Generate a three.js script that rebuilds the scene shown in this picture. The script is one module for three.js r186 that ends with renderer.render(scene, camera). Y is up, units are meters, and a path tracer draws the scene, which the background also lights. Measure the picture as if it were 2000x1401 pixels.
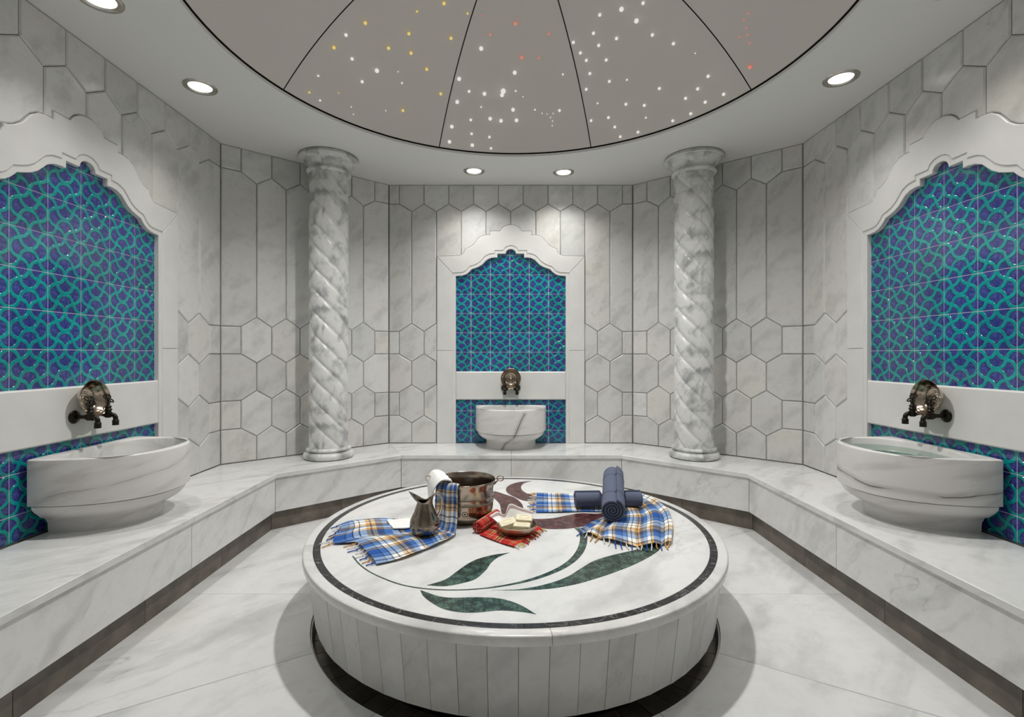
import * as THREE from 'three';
import { mergeGeometries, toCreasedNormals } from 'three/addons/utils/BufferGeometryUtils.js';
import { RoundedBoxGeometry } from 'three/addons/geometries/RoundedBoxGeometry.js';

// ---------------------------------------------------------------- camera, exposure
// room origin: centre of the round platform on the floor; y up, back wall towards -z
const scene = new THREE.Scene();
const camera = new THREE.PerspectiveCamera(2 * Math.atan(700.5 / 965) * 180 / Math.PI, 2000 / 1401, 0.05, 40);
camera.position.set(-0.04, 1.305, 2.766);
camera.setViewOffset(2000, 1401, 10, 7.5, 2000, 1401);
camera.updateProjectionMatrix();
const renderer = new THREE.WebGLRenderer({ antialias: true });
renderer.toneMapping = THREE.LinearToneMapping;
renderer.toneMappingExposure = 0.6;
renderer.shadowMap.enabled = true;
scene.background = new THREE.Color(0x000000);
const LAMP_POWER = 6, BACK_POWER = 7.2, DOME_POWER = 40;          // candela of each side downlight, of those at the back wall, of the lamp at the top of the dome

// ---------------------------------------------------------------- dimensions
const FL = -0.035, CEIL = 3.043, SEAT = 0.3993, TOP = 0.352;
const XS = 2.39, ZB = -2.286, BH = 1.246, SC = -1.291, ZF = 3.6;   // side wall x, back wall z, back half width, corner z, front wall z
const DOME = { x: 0.03, z: 0.12, R: 1.69, h: 0.72 };

// ---------------------------------------------------------------- helpers
let seed = 7;
const rnd = () => { seed = (seed * 1664525 + 1013904223) >>> 0; return seed / 4294967296; };
const rr = (a, b) => a + (b - a) * rnd();
const pick = (a) => a[Math.floor(rnd() * a.length)];
const names = {};
function numbered(n) { const k = names[n] = (names[n] ?? -1) + 1; return k ? `${n}_${String(k).padStart(3, '0')}` : n; }
function mesh(name, geo, mat, parent) { const m = new THREE.Mesh(geo, mat); m.name = name; m.castShadow = m.receiveShadow = true; if (parent) parent.add(m); return m; }
function thing(name, label, category, pos = [0, 0, 0], turn = 0, group) {
  const o = new THREE.Group(); o.name = numbered(name); o.position.set(...pos); o.rotation.y = turn; o.userData = { label, category };
  if (group) o.userData.group = group; scene.add(o); return o;
}
function struct(name, label, category, pos = [0, 0, 0], turn = 0) {
  const o = new THREE.Group(); o.name = name; o.position.set(...pos); o.rotation.y = turn; o.userData = { label, category, kind: 'structure' }; scene.add(o); return o;
}
const shiftUV = (g, dx, dy, sc = 1) => { const u = g.attributes.uv; for (let i = 0; i < u.count; i++) u.setXY(i, u.getX(i) * sc + dx, u.getY(i) * sc + dy); return g; };
// flat plate with chamfered edges: outline in x,y; from z0 (back) to z1 (front); uv in metres
function plate(pts, z0, z1, ch = 0.004, uv = true) {
  const s = new THREE.Shape(pts.map((p) => new THREE.Vector2(p[0], p[1])));
  const g = new THREE.ExtrudeGeometry(s, { depth: Math.max(1e-4, z1 - z0 - 2 * ch), bevelEnabled: ch > 0, bevelThickness: ch, bevelSize: ch, bevelOffset: -ch, bevelSegments: 1, steps: 1, curveSegments: 1 });
  g.translate(0, 0, z0 + ch);
  if (uv) shiftUV(g, rr(0, 9), rr(0, 9));
  return g;
}
const lay = (g) => g.rotateX(Math.PI / 2);       // plate in x,y -> lying in x,z (y of outline becomes z), front (z1) facing down
// lying plate: outline in (x, z); top at y
function lying(pts, top, thick, ch = 0.002) {
  const g = plate(pts.map((p) => [p[0], -p[1]]), -thick, 0, ch);
  g.rotateX(-Math.PI / 2); g.translate(0, top, 0); return g;
}
function lathe(pts, seg = 64) { return new THREE.LatheGeometry(pts.map((p) => new THREE.Vector2(p[0], p[1])), seg); }
function tube(pts, r, seg = 40, rad = 10, closed = false) { return new THREE.TubeGeometry(new THREE.CatmullRomCurve3(pts.map((p) => new THREE.Vector3(...p)), closed), seg, r, rad, closed); }
function cat(a, n) { const c = new THREE.CatmullRomCurve3(a.map((p) => new THREE.Vector3(p[0], p[1], p[2] ?? 0)), false, 'centripetal'); return c.getPoints(n); }
// closed shell of a parametric sheet: fn(u,v) -> Vector3, thickness th
function sheet(fn, nu, nv, th, uvs = [1, 1]) {
  const P = [], N = []; const e = 1e-3;
  for (let i = 0; i <= nu; i++) for (let j = 0; j <= nv; j++) {
    const u = i / nu, v = j / nv, p = fn(u, v);
    const a = fn(Math.min(1, u + e), v).sub(fn(Math.max(0, u - e), v)), b = fn(u, Math.min(1, v + e)).sub(fn(u, Math.max(0, v - e)));
    P.push(p); N.push(a.cross(b).normalize());
  }
  const pos = [], uv = [], idx = [], W = nv + 1, M = P.length;
  for (const s of [0.5, -0.5]) P.forEach((p, k) => { pos.push(p.x + N[k].x * th * s, p.y + N[k].y * th * s, p.z + N[k].z * th * s); uv.push(Math.floor(k / W) / nu * uvs[0], (k % W) / nv * uvs[1]); });
  for (let i = 0; i < nu; i++) for (let j = 0; j < nv; j++) {
    const a = i * W + j, b = a + 1, c = a + W, d = c + 1;
    idx.push(a, c, b, b, c, d, M + a, M + b, M + c, M + b, M + d, M + c);
  }
  const edge = (a, b) => idx.push(a, b, M + a, b, M + b, M + a);
  for (let i = 0; i < nu; i++) { edge(i * W, (i + 1) * W); edge((i + 1) * W + nv, i * W + nv); }
  for (let j = 0; j < nv; j++) { edge(j + 1, j); edge(nu * W + j, nu * W + j + 1); }
  const g = new THREE.BufferGeometry();
  g.setAttribute('position', new THREE.Float32BufferAttribute(pos, 3)); g.setAttribute('uv', new THREE.Float32BufferAttribute(uv, 2)); g.setIndex(idx); g.computeVertexNormals(); return g;
}
// surface of rings: rows[i][j] points, closed around j
function rings(rows, uvFn, capStart, capEnd) {
  const n = rows[0].length, pos = [], uv = [], idx = [];
  rows.forEach((r, i) => { for (let j = 0; j <= n; j++) { const p = r[j % n]; pos.push(p[0], p[1], p[2]); uv.push(...uvFn(i, j, p)); } });
  const W = n + 1;
  for (let i = 0; i < rows.length - 1; i++) for (let j = 0; j < n; j++) { const a = i * W + j; idx.push(a, a + 1, a + W, a + 1, a + W + 1, a + W); }
  const cap = (i, flip) => { const r = rows[i]; const c = pos.length / 3; const m = [0, 0, 0]; r.forEach((p) => { m[0] += p[0] / n; m[1] += p[1] / n; m[2] += p[2] / n; }); pos.push(...m); uv.push(...uvFn(i, 0, m)); for (let j = 0; j < n; j++) flip ? idx.push(c, i * W + j, i * W + j + 1) : idx.push(c, i * W + j + 1, i * W + j); };
  if (capStart) cap(0, false); if (capEnd) cap(rows.length - 1, true);
  const g = new THREE.BufferGeometry();
  g.setAttribute('position', new THREE.Float32BufferAttribute(pos, 3)); g.setAttribute('uv', new THREE.Float32BufferAttribute(uv, 2)); g.setIndex(idx); g.computeVertexNormals(); return g;
}

// ---------------------------------------------------------------- noise and textures
const perm = new Uint8Array(512); for (let i = 0; i < 256; i++) perm[i] = i;
for (let i = 255; i > 0; i--) { const j = Math.floor(rnd() * (i + 1)); [perm[i], perm[j]] = [perm[j], perm[i]]; } for (let i = 0; i < 256; i++) perm[i + 256] = perm[i];
const G2 = []; for (let i = 0; i < 32; i++) G2.push([Math.cos(i * Math.PI / 16), Math.sin(i * Math.PI / 16)]);
function pn(x, y, px, py) {      // gradient noise of period px, py
  const xi = Math.floor(x), yi = Math.floor(y), fx = x - xi, fy = y - yi;
  const w = (a) => a * a * a * (a * (a * 6 - 15) + 10), h = (i, j) => G2[perm[perm[((i % px) + px) % px & 255] + (((j % py) + py) % py & 255)] & 31];
  const a = h(xi, yi), b = h(xi + 1, yi), c = h(xi, yi + 1), d = h(xi + 1, yi + 1), u = w(fx), v = w(fy);
  const p = a[0] * fx + a[1] * fy, q = b[0] * (fx - 1) + b[1] * fy, r = c[0] * fx + c[1] * (fy - 1), s = d[0] * (fx - 1) + d[1] * (fy - 1);
  return (p + (q - p) * u + (r - p) * v + (p - q - r + s) * u * v) * 1.4;
}
function fbm(x, y, px, py, o) { let s = 0, a = 0.5; for (let i = 0; i < o; i++) { s += a * pn(x + i * 17.3, y + i * 5.1, px, py); x *= 2; y *= 2; px *= 2; py *= 2; a *= 0.5; } return s; }
const clamp = (x, a = 0, b = 1) => Math.min(b, Math.max(a, x)), smooth = (a, b, x) => { const t = clamp((x - a) / (b - a)); return t * t * (3 - 2 * t); };
const mix3 = (a, b, t) => [a[0] + (b[0] - a[0]) * t, a[1] + (b[1] - a[1]) * t, a[2] + (b[2] - a[2]) * t];
function texture(n, fn, srgb = true, m = n) {
  const d = new Uint8Array(n * m * 4);
  for (let j = 0; j < m; j++) for (let i = 0; i < n; i++) { const c = fn(i / n, j / m), k = (j * n + i) * 4; d[k] = clamp(c[0], 0, 255); d[k + 1] = clamp(c[1], 0, 255); d[k + 2] = clamp(c[2], 0, 255); d[k + 3] = 255; }
  const t = new THREE.DataTexture(d, n, m); t.wrapS = t.wrapT = THREE.RepeatWrapping; t.magFilter = THREE.LinearFilter; t.minFilter = THREE.LinearMipmapLinearFilter; t.generateMipmaps = true;
  if (srgb) t.colorSpace = THREE.SRGBColorSpace; t.needsUpdate = true; return t;
}
// white marble: o = seed offset, streaks run along (sx, sy) integer periods, depth of clouds, veins
function marble({ o, sx, sy, cloud, vein, speck, base, grey, warm = 0 }) {
  return texture(1024, (u, v) => {
    const wx = fbm(u * 3 + o, v * 3, 3, 3, 4) * 0.5, wy = fbm(u * 3, v * 3 + o, 3, 3, 4) * 0.5;
    const a = u + 0.16 * wx, b = v + 0.16 * wy;
    const s = fbm((a + b) * sx + o, (b - a) * sy + o, sx, sy, 6);               // streaky clouds along the diagonal
    const c = fbm(a * 5 + o * 2, b * 5, 5, 5, 5);
    const m = fbm(u * 3 + 3 * o, v * 3, 3, 3, 3);
    let t = cloud * smooth(-0.15, 0.75, s * 1.3 + c * 0.35);
    const r = 1 - Math.abs(fbm((a + b) * sx + 5 + o, (b - a) * sy + 3, sx, sy, 5)) * 2;
    t += vein * Math.pow(clamp(r), 26) * smooth(-0.05, 0.35, m);
    const f = fbm(u * 24 + o, v * 24, 24, 24, 3); t += speck * smooth(0.42, 0.62, f) * smooth(0.0, 0.3, m + 0.1);
    t += 0.05 * fbm(u * 90, v * 90 + o, 90, 90, 2) + 0.10 * fbm(u * 26 + 2 * o, v * 26, 26, 26, 4);
    const k = mix3(base, grey, clamp(t)), w = warm * smooth(0.1, 0.5, fbm(u * 2 + 9 * o, v * 2, 2, 2, 3));
    return [k[0], k[1] - w * 5, k[2] - w * 14];
  });
}
const tWall = marble({ o: 1.7, sx: 3, sy: 7, cloud: 0.19, vein: 0.17, speck: 0.28, base: [221, 221, 219], grey: [122, 123, 125], warm: 0.35 });
const tFloor = marble({ o: 4.3, sx: 2, sy: 9, cloud: 0.27, vein: 0.2, speck: 0.25, base: [228, 228, 226], grey: [128, 129, 131], warm: 0.35 });
const tColumn = marble({ o: 8.9, sx: 5, sy: 6, cloud: 0.58, vein: 0.3, speck: 0.45, base: [222, 222, 219], grey: [110, 112, 114] });
// basin marble: soft streaks and, where a basin has one, a single dark vein [u, v] along its front (u in metres round the front, v height)
function basinTexture(o, line, amount) {
  return texture(1024, (u, v) => {
    const x = (u - 0.5) * 1.8, y = v * 0.55, w = fbm(x * 4 + o, y * 4, 64, 64, 4) * 0.05, st = fbm((x + y) * 3 + o, (y - x * 0.35) * 16, 64, 64, 5), c = fbm(x * 5 + o, y * 5 + o, 64, 64, 5);
    let t = 0.17 * smooth(-0.1, 0.7, st * 1.2 + c * 0.4), d = 1;
    for (let k = 0; k + 1 < line.length; k++) { const [ax, ay] = line[k], [bx, by] = line[k + 1], q = clamp(((x - ax) * (bx - ax) + (y + w * 0.5 - ay) * (by - ay)) / ((bx - ax) ** 2 + (by - ay) ** 2)); d = Math.min(d, Math.hypot(x + w * 0.3 - ax - (bx - ax) * q, y + w * 0.5 - ay - (by - ay) * q)); }
    t += amount * (0.75 * (1 - smooth(0.0012, 0.005, d * (1 + 0.5 * c))) + 0.2 * (1 - smooth(0.004, 0.03, d)));
    return mix3([224, 221, 218], [104, 99, 99], clamp(t + 0.03 * c));
  }, true, 512);
}
const rep = (t, s) => { const c = t.clone(); c.repeat.set(s, s); c.needsUpdate = true; return c; };
const marbleMat = (t, s, rough, tint = 0xffffff) => new THREE.MeshPhysicalMaterial({ map: rep(t, s), roughness: rough, color: tint, specularIntensity: 1 });
const M = {};
const wallA = rep(tWall, 0.8);
M.wall = [0xffffff, 0xf6f6f5, 0xfbf9f6, 0xf0f0ef].map((c) => new THREE.MeshPhysicalMaterial({ map: wallA, roughness: 0.2, color: c }));
M.frame = new THREE.MeshPhysicalMaterial({ map: rep(texture(256, (u, v) => { const t = 0.5 + 0.5 * fbm(u * 6, v * 6, 6, 6, 4); return [228 - 16 * t, 227 - 16 * t, 224 - 16 * t]; }), 1), roughness: 0.32 });
M.bench = marbleMat(tFloor, 0.6, 0.22);
M.floor = marbleMat(tFloor, 0.45, 0.2);
M.column = marbleMat(tColumn, 1.0, 0.3);
M.basin = [basinTexture(3.1, [[0.09, 0.36], [0.07, 0.31], [0.035, 0.2], [0.01, 0.12], [-0.05, 0.06], [-0.08, 0]], 1), basinTexture(7.7, [[-0.5, 0.2], [-0.3, 0.24], [-0.05, 0.29], [0.15, 0.36]], 0.3), basinTexture(11.3, [[-0.62, 0.22], [-0.47, 0.37], [-0.36, 0.3], [-0.15, 0.25], [0.08, 0.205], [0.3, 0.195], [0.5, 0.22], [0.66, 0.245]], 0.9)].map((m) => new THREE.MeshPhysicalMaterial({ map: m, roughness: 0.25 }));
M.platform = marbleMat(tFloor, 0.5, 0.22);
M.panel = [0xf4f4f4, 0xe9e9e8, 0xefecea].map((c) => marbleMat(tWall, 0.6, 0.3, c));
M.grout = new THREE.MeshStandardMaterial({ color: 0x7b7873, roughness: 0.9 });
M.tileGrout = new THREE.MeshStandardMaterial({ color: 0xd6d2de, roughness: 0.8 });
M.kick = new THREE.MeshPhysicalMaterial({ map: rep(texture(256, (u, v) => { const t = fbm(u * 5, v * 5, 5, 5, 5); return [104 + 40 * t, 96 + 38 * t, 87 + 36 * t]; }), 1.5), roughness: 0.45 });
M.gutter = new THREE.MeshPhysicalMaterial({ map: M.kick.map, color: 0xffffff, roughness: 0.5 });
M.plaster = new THREE.MeshStandardMaterial({ color: 0xe6e5e2, roughness: 0.75 });
M.dome = new THREE.MeshStandardMaterial({ color: 0xd8d1cc, roughness: 0.6 });
M.dark = new THREE.MeshStandardMaterial({ color: 0x2a2826, roughness: 0.9 });
M.chrome = new THREE.MeshStandardMaterial({ color: 0xc9c4bb, metalness: 1, roughness: 0.25 });
M.green = new THREE.MeshPhysicalMaterial({ map: rep(texture(512, (u, v) => { const a = fbm(u * 10, v * 10, 10, 10, 5), b = fbm(u * 40 + 3, v * 40, 40, 40, 3), t = smooth(-0.4, 0.5, a * 0.9 + b * 0.6); const c = mix3([30, 44, 40], [84, 112, 98], t); const w = smooth(0.36, 0.55, b); return mix3(c, [140, 160, 148], w * 0.7); }), 2.2), roughness: 0.22 });
M.red = new THREE.MeshPhysicalMaterial({ map: rep(texture(512, (u, v) => { const a = fbm(u * 12, v * 12, 12, 12, 5), b = fbm(u * 60 + 3, v * 60, 60, 60, 3), t = smooth(-0.4, 0.5, a + b * 0.6); return mix3([62, 32, 32], [112, 70, 66], t); }), 2.2), roughness: 0.22 });
M.black = new THREE.MeshPhysicalMaterial({ map: rep(texture(512, (u, v) => { const r = 1 - Math.abs(fbm(u * 6 + v * 2, v * 6, 6, 6, 5)) * 2.4, q = 1 - Math.abs(fbm(u * 14 + 7, v * 14, 14, 14, 4)) * 2.4; const t = clamp(Math.pow(clamp(r), 30) * 0.7 + Math.pow(clamp(q), 30) * 0.35); return mix3([32, 31, 32], [205, 205, 205], t); }), 1.6), roughness: 0.2 });
// glazed relief tile: wavy raised bands made of half circles (8 fan-shaped cells per tile)
const cells = [[0, 0.25, 0, -1], [0, 0.75, 0, 1], [0.5, 0.25, 0, 1], [0.5, 0.75, 0, -1], [0.25, 0, 1, 0], [0.75, 0, -1, 0], [0.25, 0.5, -1, 0], [0.75, 0.5, 1, 0]];
function band(u, v) {
  let d = 1;
  for (const [x, y, dx, dy] of cells) for (const ox of [-1, 0, 1]) for (const oy of [-1, 0, 1]) {
    const a = u - x - ox, b = v - y - oy; if (a * dx + b * dy < -0.02) continue;
    d = Math.min(d, Math.abs(Math.hypot(a, b) - 0.232));
  }
  return d;
}
const TN = 320, bandD = new Float32Array(TN * TN); for (let j = 0; j < TN; j++) for (let i = 0; i < TN; i++) bandD[j * TN + i] = band((i + 0.5) / TN, (j + 0.5) / TN);
const bandAt = (u, v) => bandD[Math.min(TN - 1, Math.floor(v * TN)) * TN + Math.min(TN - 1, Math.floor(u * TN))];
const tTile = texture(TN, (u, v) => {
  const d = bandAt(u, v), n = fbm(u * 16, v * 16, 16, 16, 4), n2 = fbm(u * 5 + 2, v * 5, 5, 5, 3);
  const teal = mix3([0, 138, 144], [12, 168, 166], 0.5 + n + n2), navy = mix3([42, 50, 122], [78, 84, 160], 0.5 + n * 1.2 + n2);
  const line = smooth(0.0, 1, 1 - Math.abs(d - 0.052) / 0.010);
  return mix3(mix3(teal, navy, smooth(0.045, 0.052, d)), [12, 40, 84], line * 0.75);
});
const tTileBump = texture(TN, (u, v) => { const d = bandAt(u, v), n = fbm(u * 12, v * 12, 12, 12, 4); const h = 150 * (1 - smooth(0.026, 0.054, d)) + 40 + 22 * n; return [h, h, h]; }, false);
M.tile = [0xffffff, 0xe6eaf2, 0xf2eee8].map((c) => new THREE.MeshPhysicalMaterial({ map: tTile, bumpMap: tTileBump, bumpScale: 0.0055, color: c, roughness: 0.12, clearcoat: 0.6, clearcoatRoughness: 0.08 }));

// ---------------------------------------------------------------- walls
const ROWS = [[2.849, 2.771], [1.624, 1.541], [1.31, 1.232], [0.996, 0.918], [0.682, 0.605]];   // zigzag joints between the six courses: high, low
// outer contour of a niche frame (half), from its apex: [dx, dy]
const APEX = 2.630;
const OUTER = [[0, 0], [0.03, 0.003], [0.058, 0.013], [0.082, 0.029], [0.099, 0.049], [0.109, 0.066], [0.209, 0.066], [0.2095, 0.107], [0.25, 0.107], [0.293, 0.115], [0.327, 0.136], [0.352, 0.166], [0.377, 0.199], [0.41, 0.225], [0.444, 0.241], [0.469, 0.248], [0.4695, 0.262], [0.482, 0.288], [0.503, 0.308], [0.536, 0.319], [0.753, 0.323]];
const frameTop = (x) => { x = Math.abs(x); for (let i = 1; i < OUTER.length; i++) if (x <= OUTER[i][0]) { const a = OUTER[i - 1], b = OUTER[i]; return APEX - (a[1] + (b[1] - a[1]) * (x - a[0]) / Math.max(1e-6, b[0] - a[0])); } return APEX - 0.323; };
const FRAME_X = 0.7537;
function courses(group, L, w, niche, kMax, rowsMat) {
  const gap = 0.0021, last = kMax - 0.5;                                   // outermost joint of the odd courses, in tile widths
  const joint = (b, x) => { const [hi, lo] = ROWS[b]; const t = Math.abs(x) / w; if (t >= last) return b % 2 === 0 ? hi : lo; const f = Math.abs(((t + 0.5) % 1) - 0.5) * 2; return b % 2 === 0 ? lo + (hi - lo) * f : hi - (hi - lo) * f; };   // f: 0 at k w, 1 at (k + 1/2) w
  for (let r = 0; r < 6; r++) {
    const odd = r % 2 === 0, cuts = [-L];
    if (odd) for (let k = -kMax; k < kMax; k++) cuts.push((k + 0.5) * w); else for (let k = -kMax + 1; k <= kMax - 1; k++) cuts.push(k * w);
    cuts.push(L);
    const clean = [...new Set(cuts.map((c) => +c.toFixed(5)))].filter((c) => Math.abs(c) <= L + 1e-6);
    for (let i = 0; i + 1 < clean.length; i++) {
      let x0 = clean[i], x1 = clean[i + 1];
      const spans = [[x0, x1, false]];
      for (const [a0, b0] of spans) {
        let a = a0, b = b0;
        const overNiche = niche && b > -FRAME_X + 0.002 && a < FRAME_X - 0.002;
        if (overNiche && r >= 2) { if (a >= -FRAME_X && b <= FRAME_X) continue; if (a < -FRAME_X) b = Math.min(b, -FRAME_X - 0.002); else if (b > FRAME_X) a = Math.max(a, FRAME_X + 0.002); }
        if (b - a < 0.012) continue;
        a += gap; b -= gap;
        const knots = (bi) => { const s = [a, b]; for (let k = -12; k <= 12; k++) { const x = k * w / 2; if (x > a + 1e-4 && x < b - 1e-4) s.push(x); } for (const x of [-last * w, last * w]) if (x > a + 1e-4 && x < b - 1e-4) s.push(x); return [...new Set(s.map((x) => +x.toFixed(5)))].sort((p, q) => p - q); };
        const pts = [];
        const topY = (x) => r === 0 ? CEIL - 0.001 : joint(r - 1, x) - gap;
        const botY = (x) => r === 5 ? SEAT + 0.001 : joint(r, x) + gap;
        for (const x of (r === 0 ? [a, b] : knots())) pts.push([x, topY(x)]);
        let low;
        if (overNiche && r === 1) { low = []; const cxs = OUTER.flatMap((p) => [p[0], -p[0]]).filter((x) => x > a + 0.012 && x < b - 0.012); for (const x of [...new Set([a, b, ...cxs])].sort((p, q) => p - q)) low.push([x, frameTop(x) + 0.003]); } else low = (r === 5 ? [a, b] : knots()).map((x) => [x, botY(x)]);
        low.reverse().forEach((p) => pts.push(p));
        // drop repeated points
        const q = pts.filter((p, k) => { const n = pts[(k + 1) % pts.length]; return Math.hypot(p[0] - n[0], p[1] - n[1]) > 0.0012; });
        mesh('marble_tile', plate(q, -0.022, 0, 0.0075), pick(rowsMat), group);
      }
    }
  }
}
function backing(group, x0, x1, y0, y1, z0, z1, mat = M.grout, name = 'backing') { const g = new THREE.BoxGeometry(x1 - x0, y1 - y0, z1 - z0); g.translate((x0 + x1) / 2, (y0 + y1) / 2, (z0 + z1) / 2); mesh(name, g, mat, group); }
const wallBack = struct('wall_back', 'back wall clad in long and hexagonal white marble tiles', 'wall', [0, 0, ZB]);
const wallLeft = struct('wall_left', 'left side wall clad in long and hexagonal white marble tiles', 'wall', [-XS, 0, 0], Math.PI / 2);
const wallRight = struct('wall_right', 'right side wall clad in long and hexagonal white marble tiles', 'wall', [XS, 0, 0], -Math.PI / 2);
const diagLen = Math.hypot(XS - BH, ZB - SC) / 2, diagTurn = Math.atan2(-(ZB - SC), XS - BH);
const wallDL = struct('wall_back_left', 'slanted corner wall of marble tiles behind the left column', 'wall', [-(XS + BH) / 2, 0, (SC + ZB) / 2], diagTurn);
const wallDR = struct('wall_back_right', 'slanted corner wall of marble tiles behind the right column', 'wall', [(XS + BH) / 2, 0, (SC + ZB) / 2], -diagTurn);
for (const [g, L] of [[wallBack, BH], [wallLeft, -SC], [wallRight, -SC]]) {
  courses(g, L, 0.2539, true, 5, M.wall);
  backing(g, -L - 0.1, L + 0.1, FL - 0.2, CEIL + 0.05, -0.2, -0.03);
  for (const [a, b] of [[-L - 0.05, -0.6], [0.6, L + 0.05]]) backing(g, a, b, 0, CEIL, -0.03, -0.012);
  backing(g, -0.6, 0.6, APEX - 0.25, CEIL, -0.03, -0.012);
}
for (const g of [wallDL, wallDR]) { courses(g, diagLen, 0.242, false, 3, M.wall); backing(g, -diagLen - 0.06, diagLen + 0.06, FL - 0.2, CEIL + 0.05, -0.2, -0.012); }
// walls nearer than the frame of the photograph: large plain slabs, and the front wall behind the camera
for (const [g, s] of [[wallLeft, -1], [wallRight, 1]]) {
  const a = -SC, n = 3, step = (ZF - a) / n;
  for (let k = 0; k < n; k++) { const x0 = a + k * step, x1 = x0 + step; const q = s < 0 ? [-x1, -x0] : [x0, x1]; mesh('marble_slab', plate([[q[0] + 0.002, SEAT], [q[1] - 0.002, SEAT], [q[1] - 0.002, CEIL], [q[0] + 0.002, CEIL]], -0.022, 0, 0.004), M.wall[1], g); }
  const lo = s < 0 ? -ZF - 0.2 : a, hi = s < 0 ? -a : ZF + 0.2; backing(g, lo, hi, FL - 0.2, CEIL + 0.05, -0.2, -0.012);
}
const wallFront = struct('wall_front', 'plain marble wall at the entrance end of the bath', 'wall', [0, 0, ZF], Math.PI);
for (let k = 0; k < 4; k++) mesh('marble_slab', plate([[-XS + k * XS / 2 + 0.002, FL], [-XS + (k + 1) * XS / 2 - 0.002, FL], [-XS + (k + 1) * XS / 2 - 0.002, CEIL], [-XS + k * XS / 2 + 0.002, CEIL]], -0.022, 0, 0.004), M.wall[1], wallFront);
backing(wallFront, -XS - 0.2, XS + 0.2, FL - 0.2, CEIL + 0.05, -0.2, -0.012);

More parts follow.
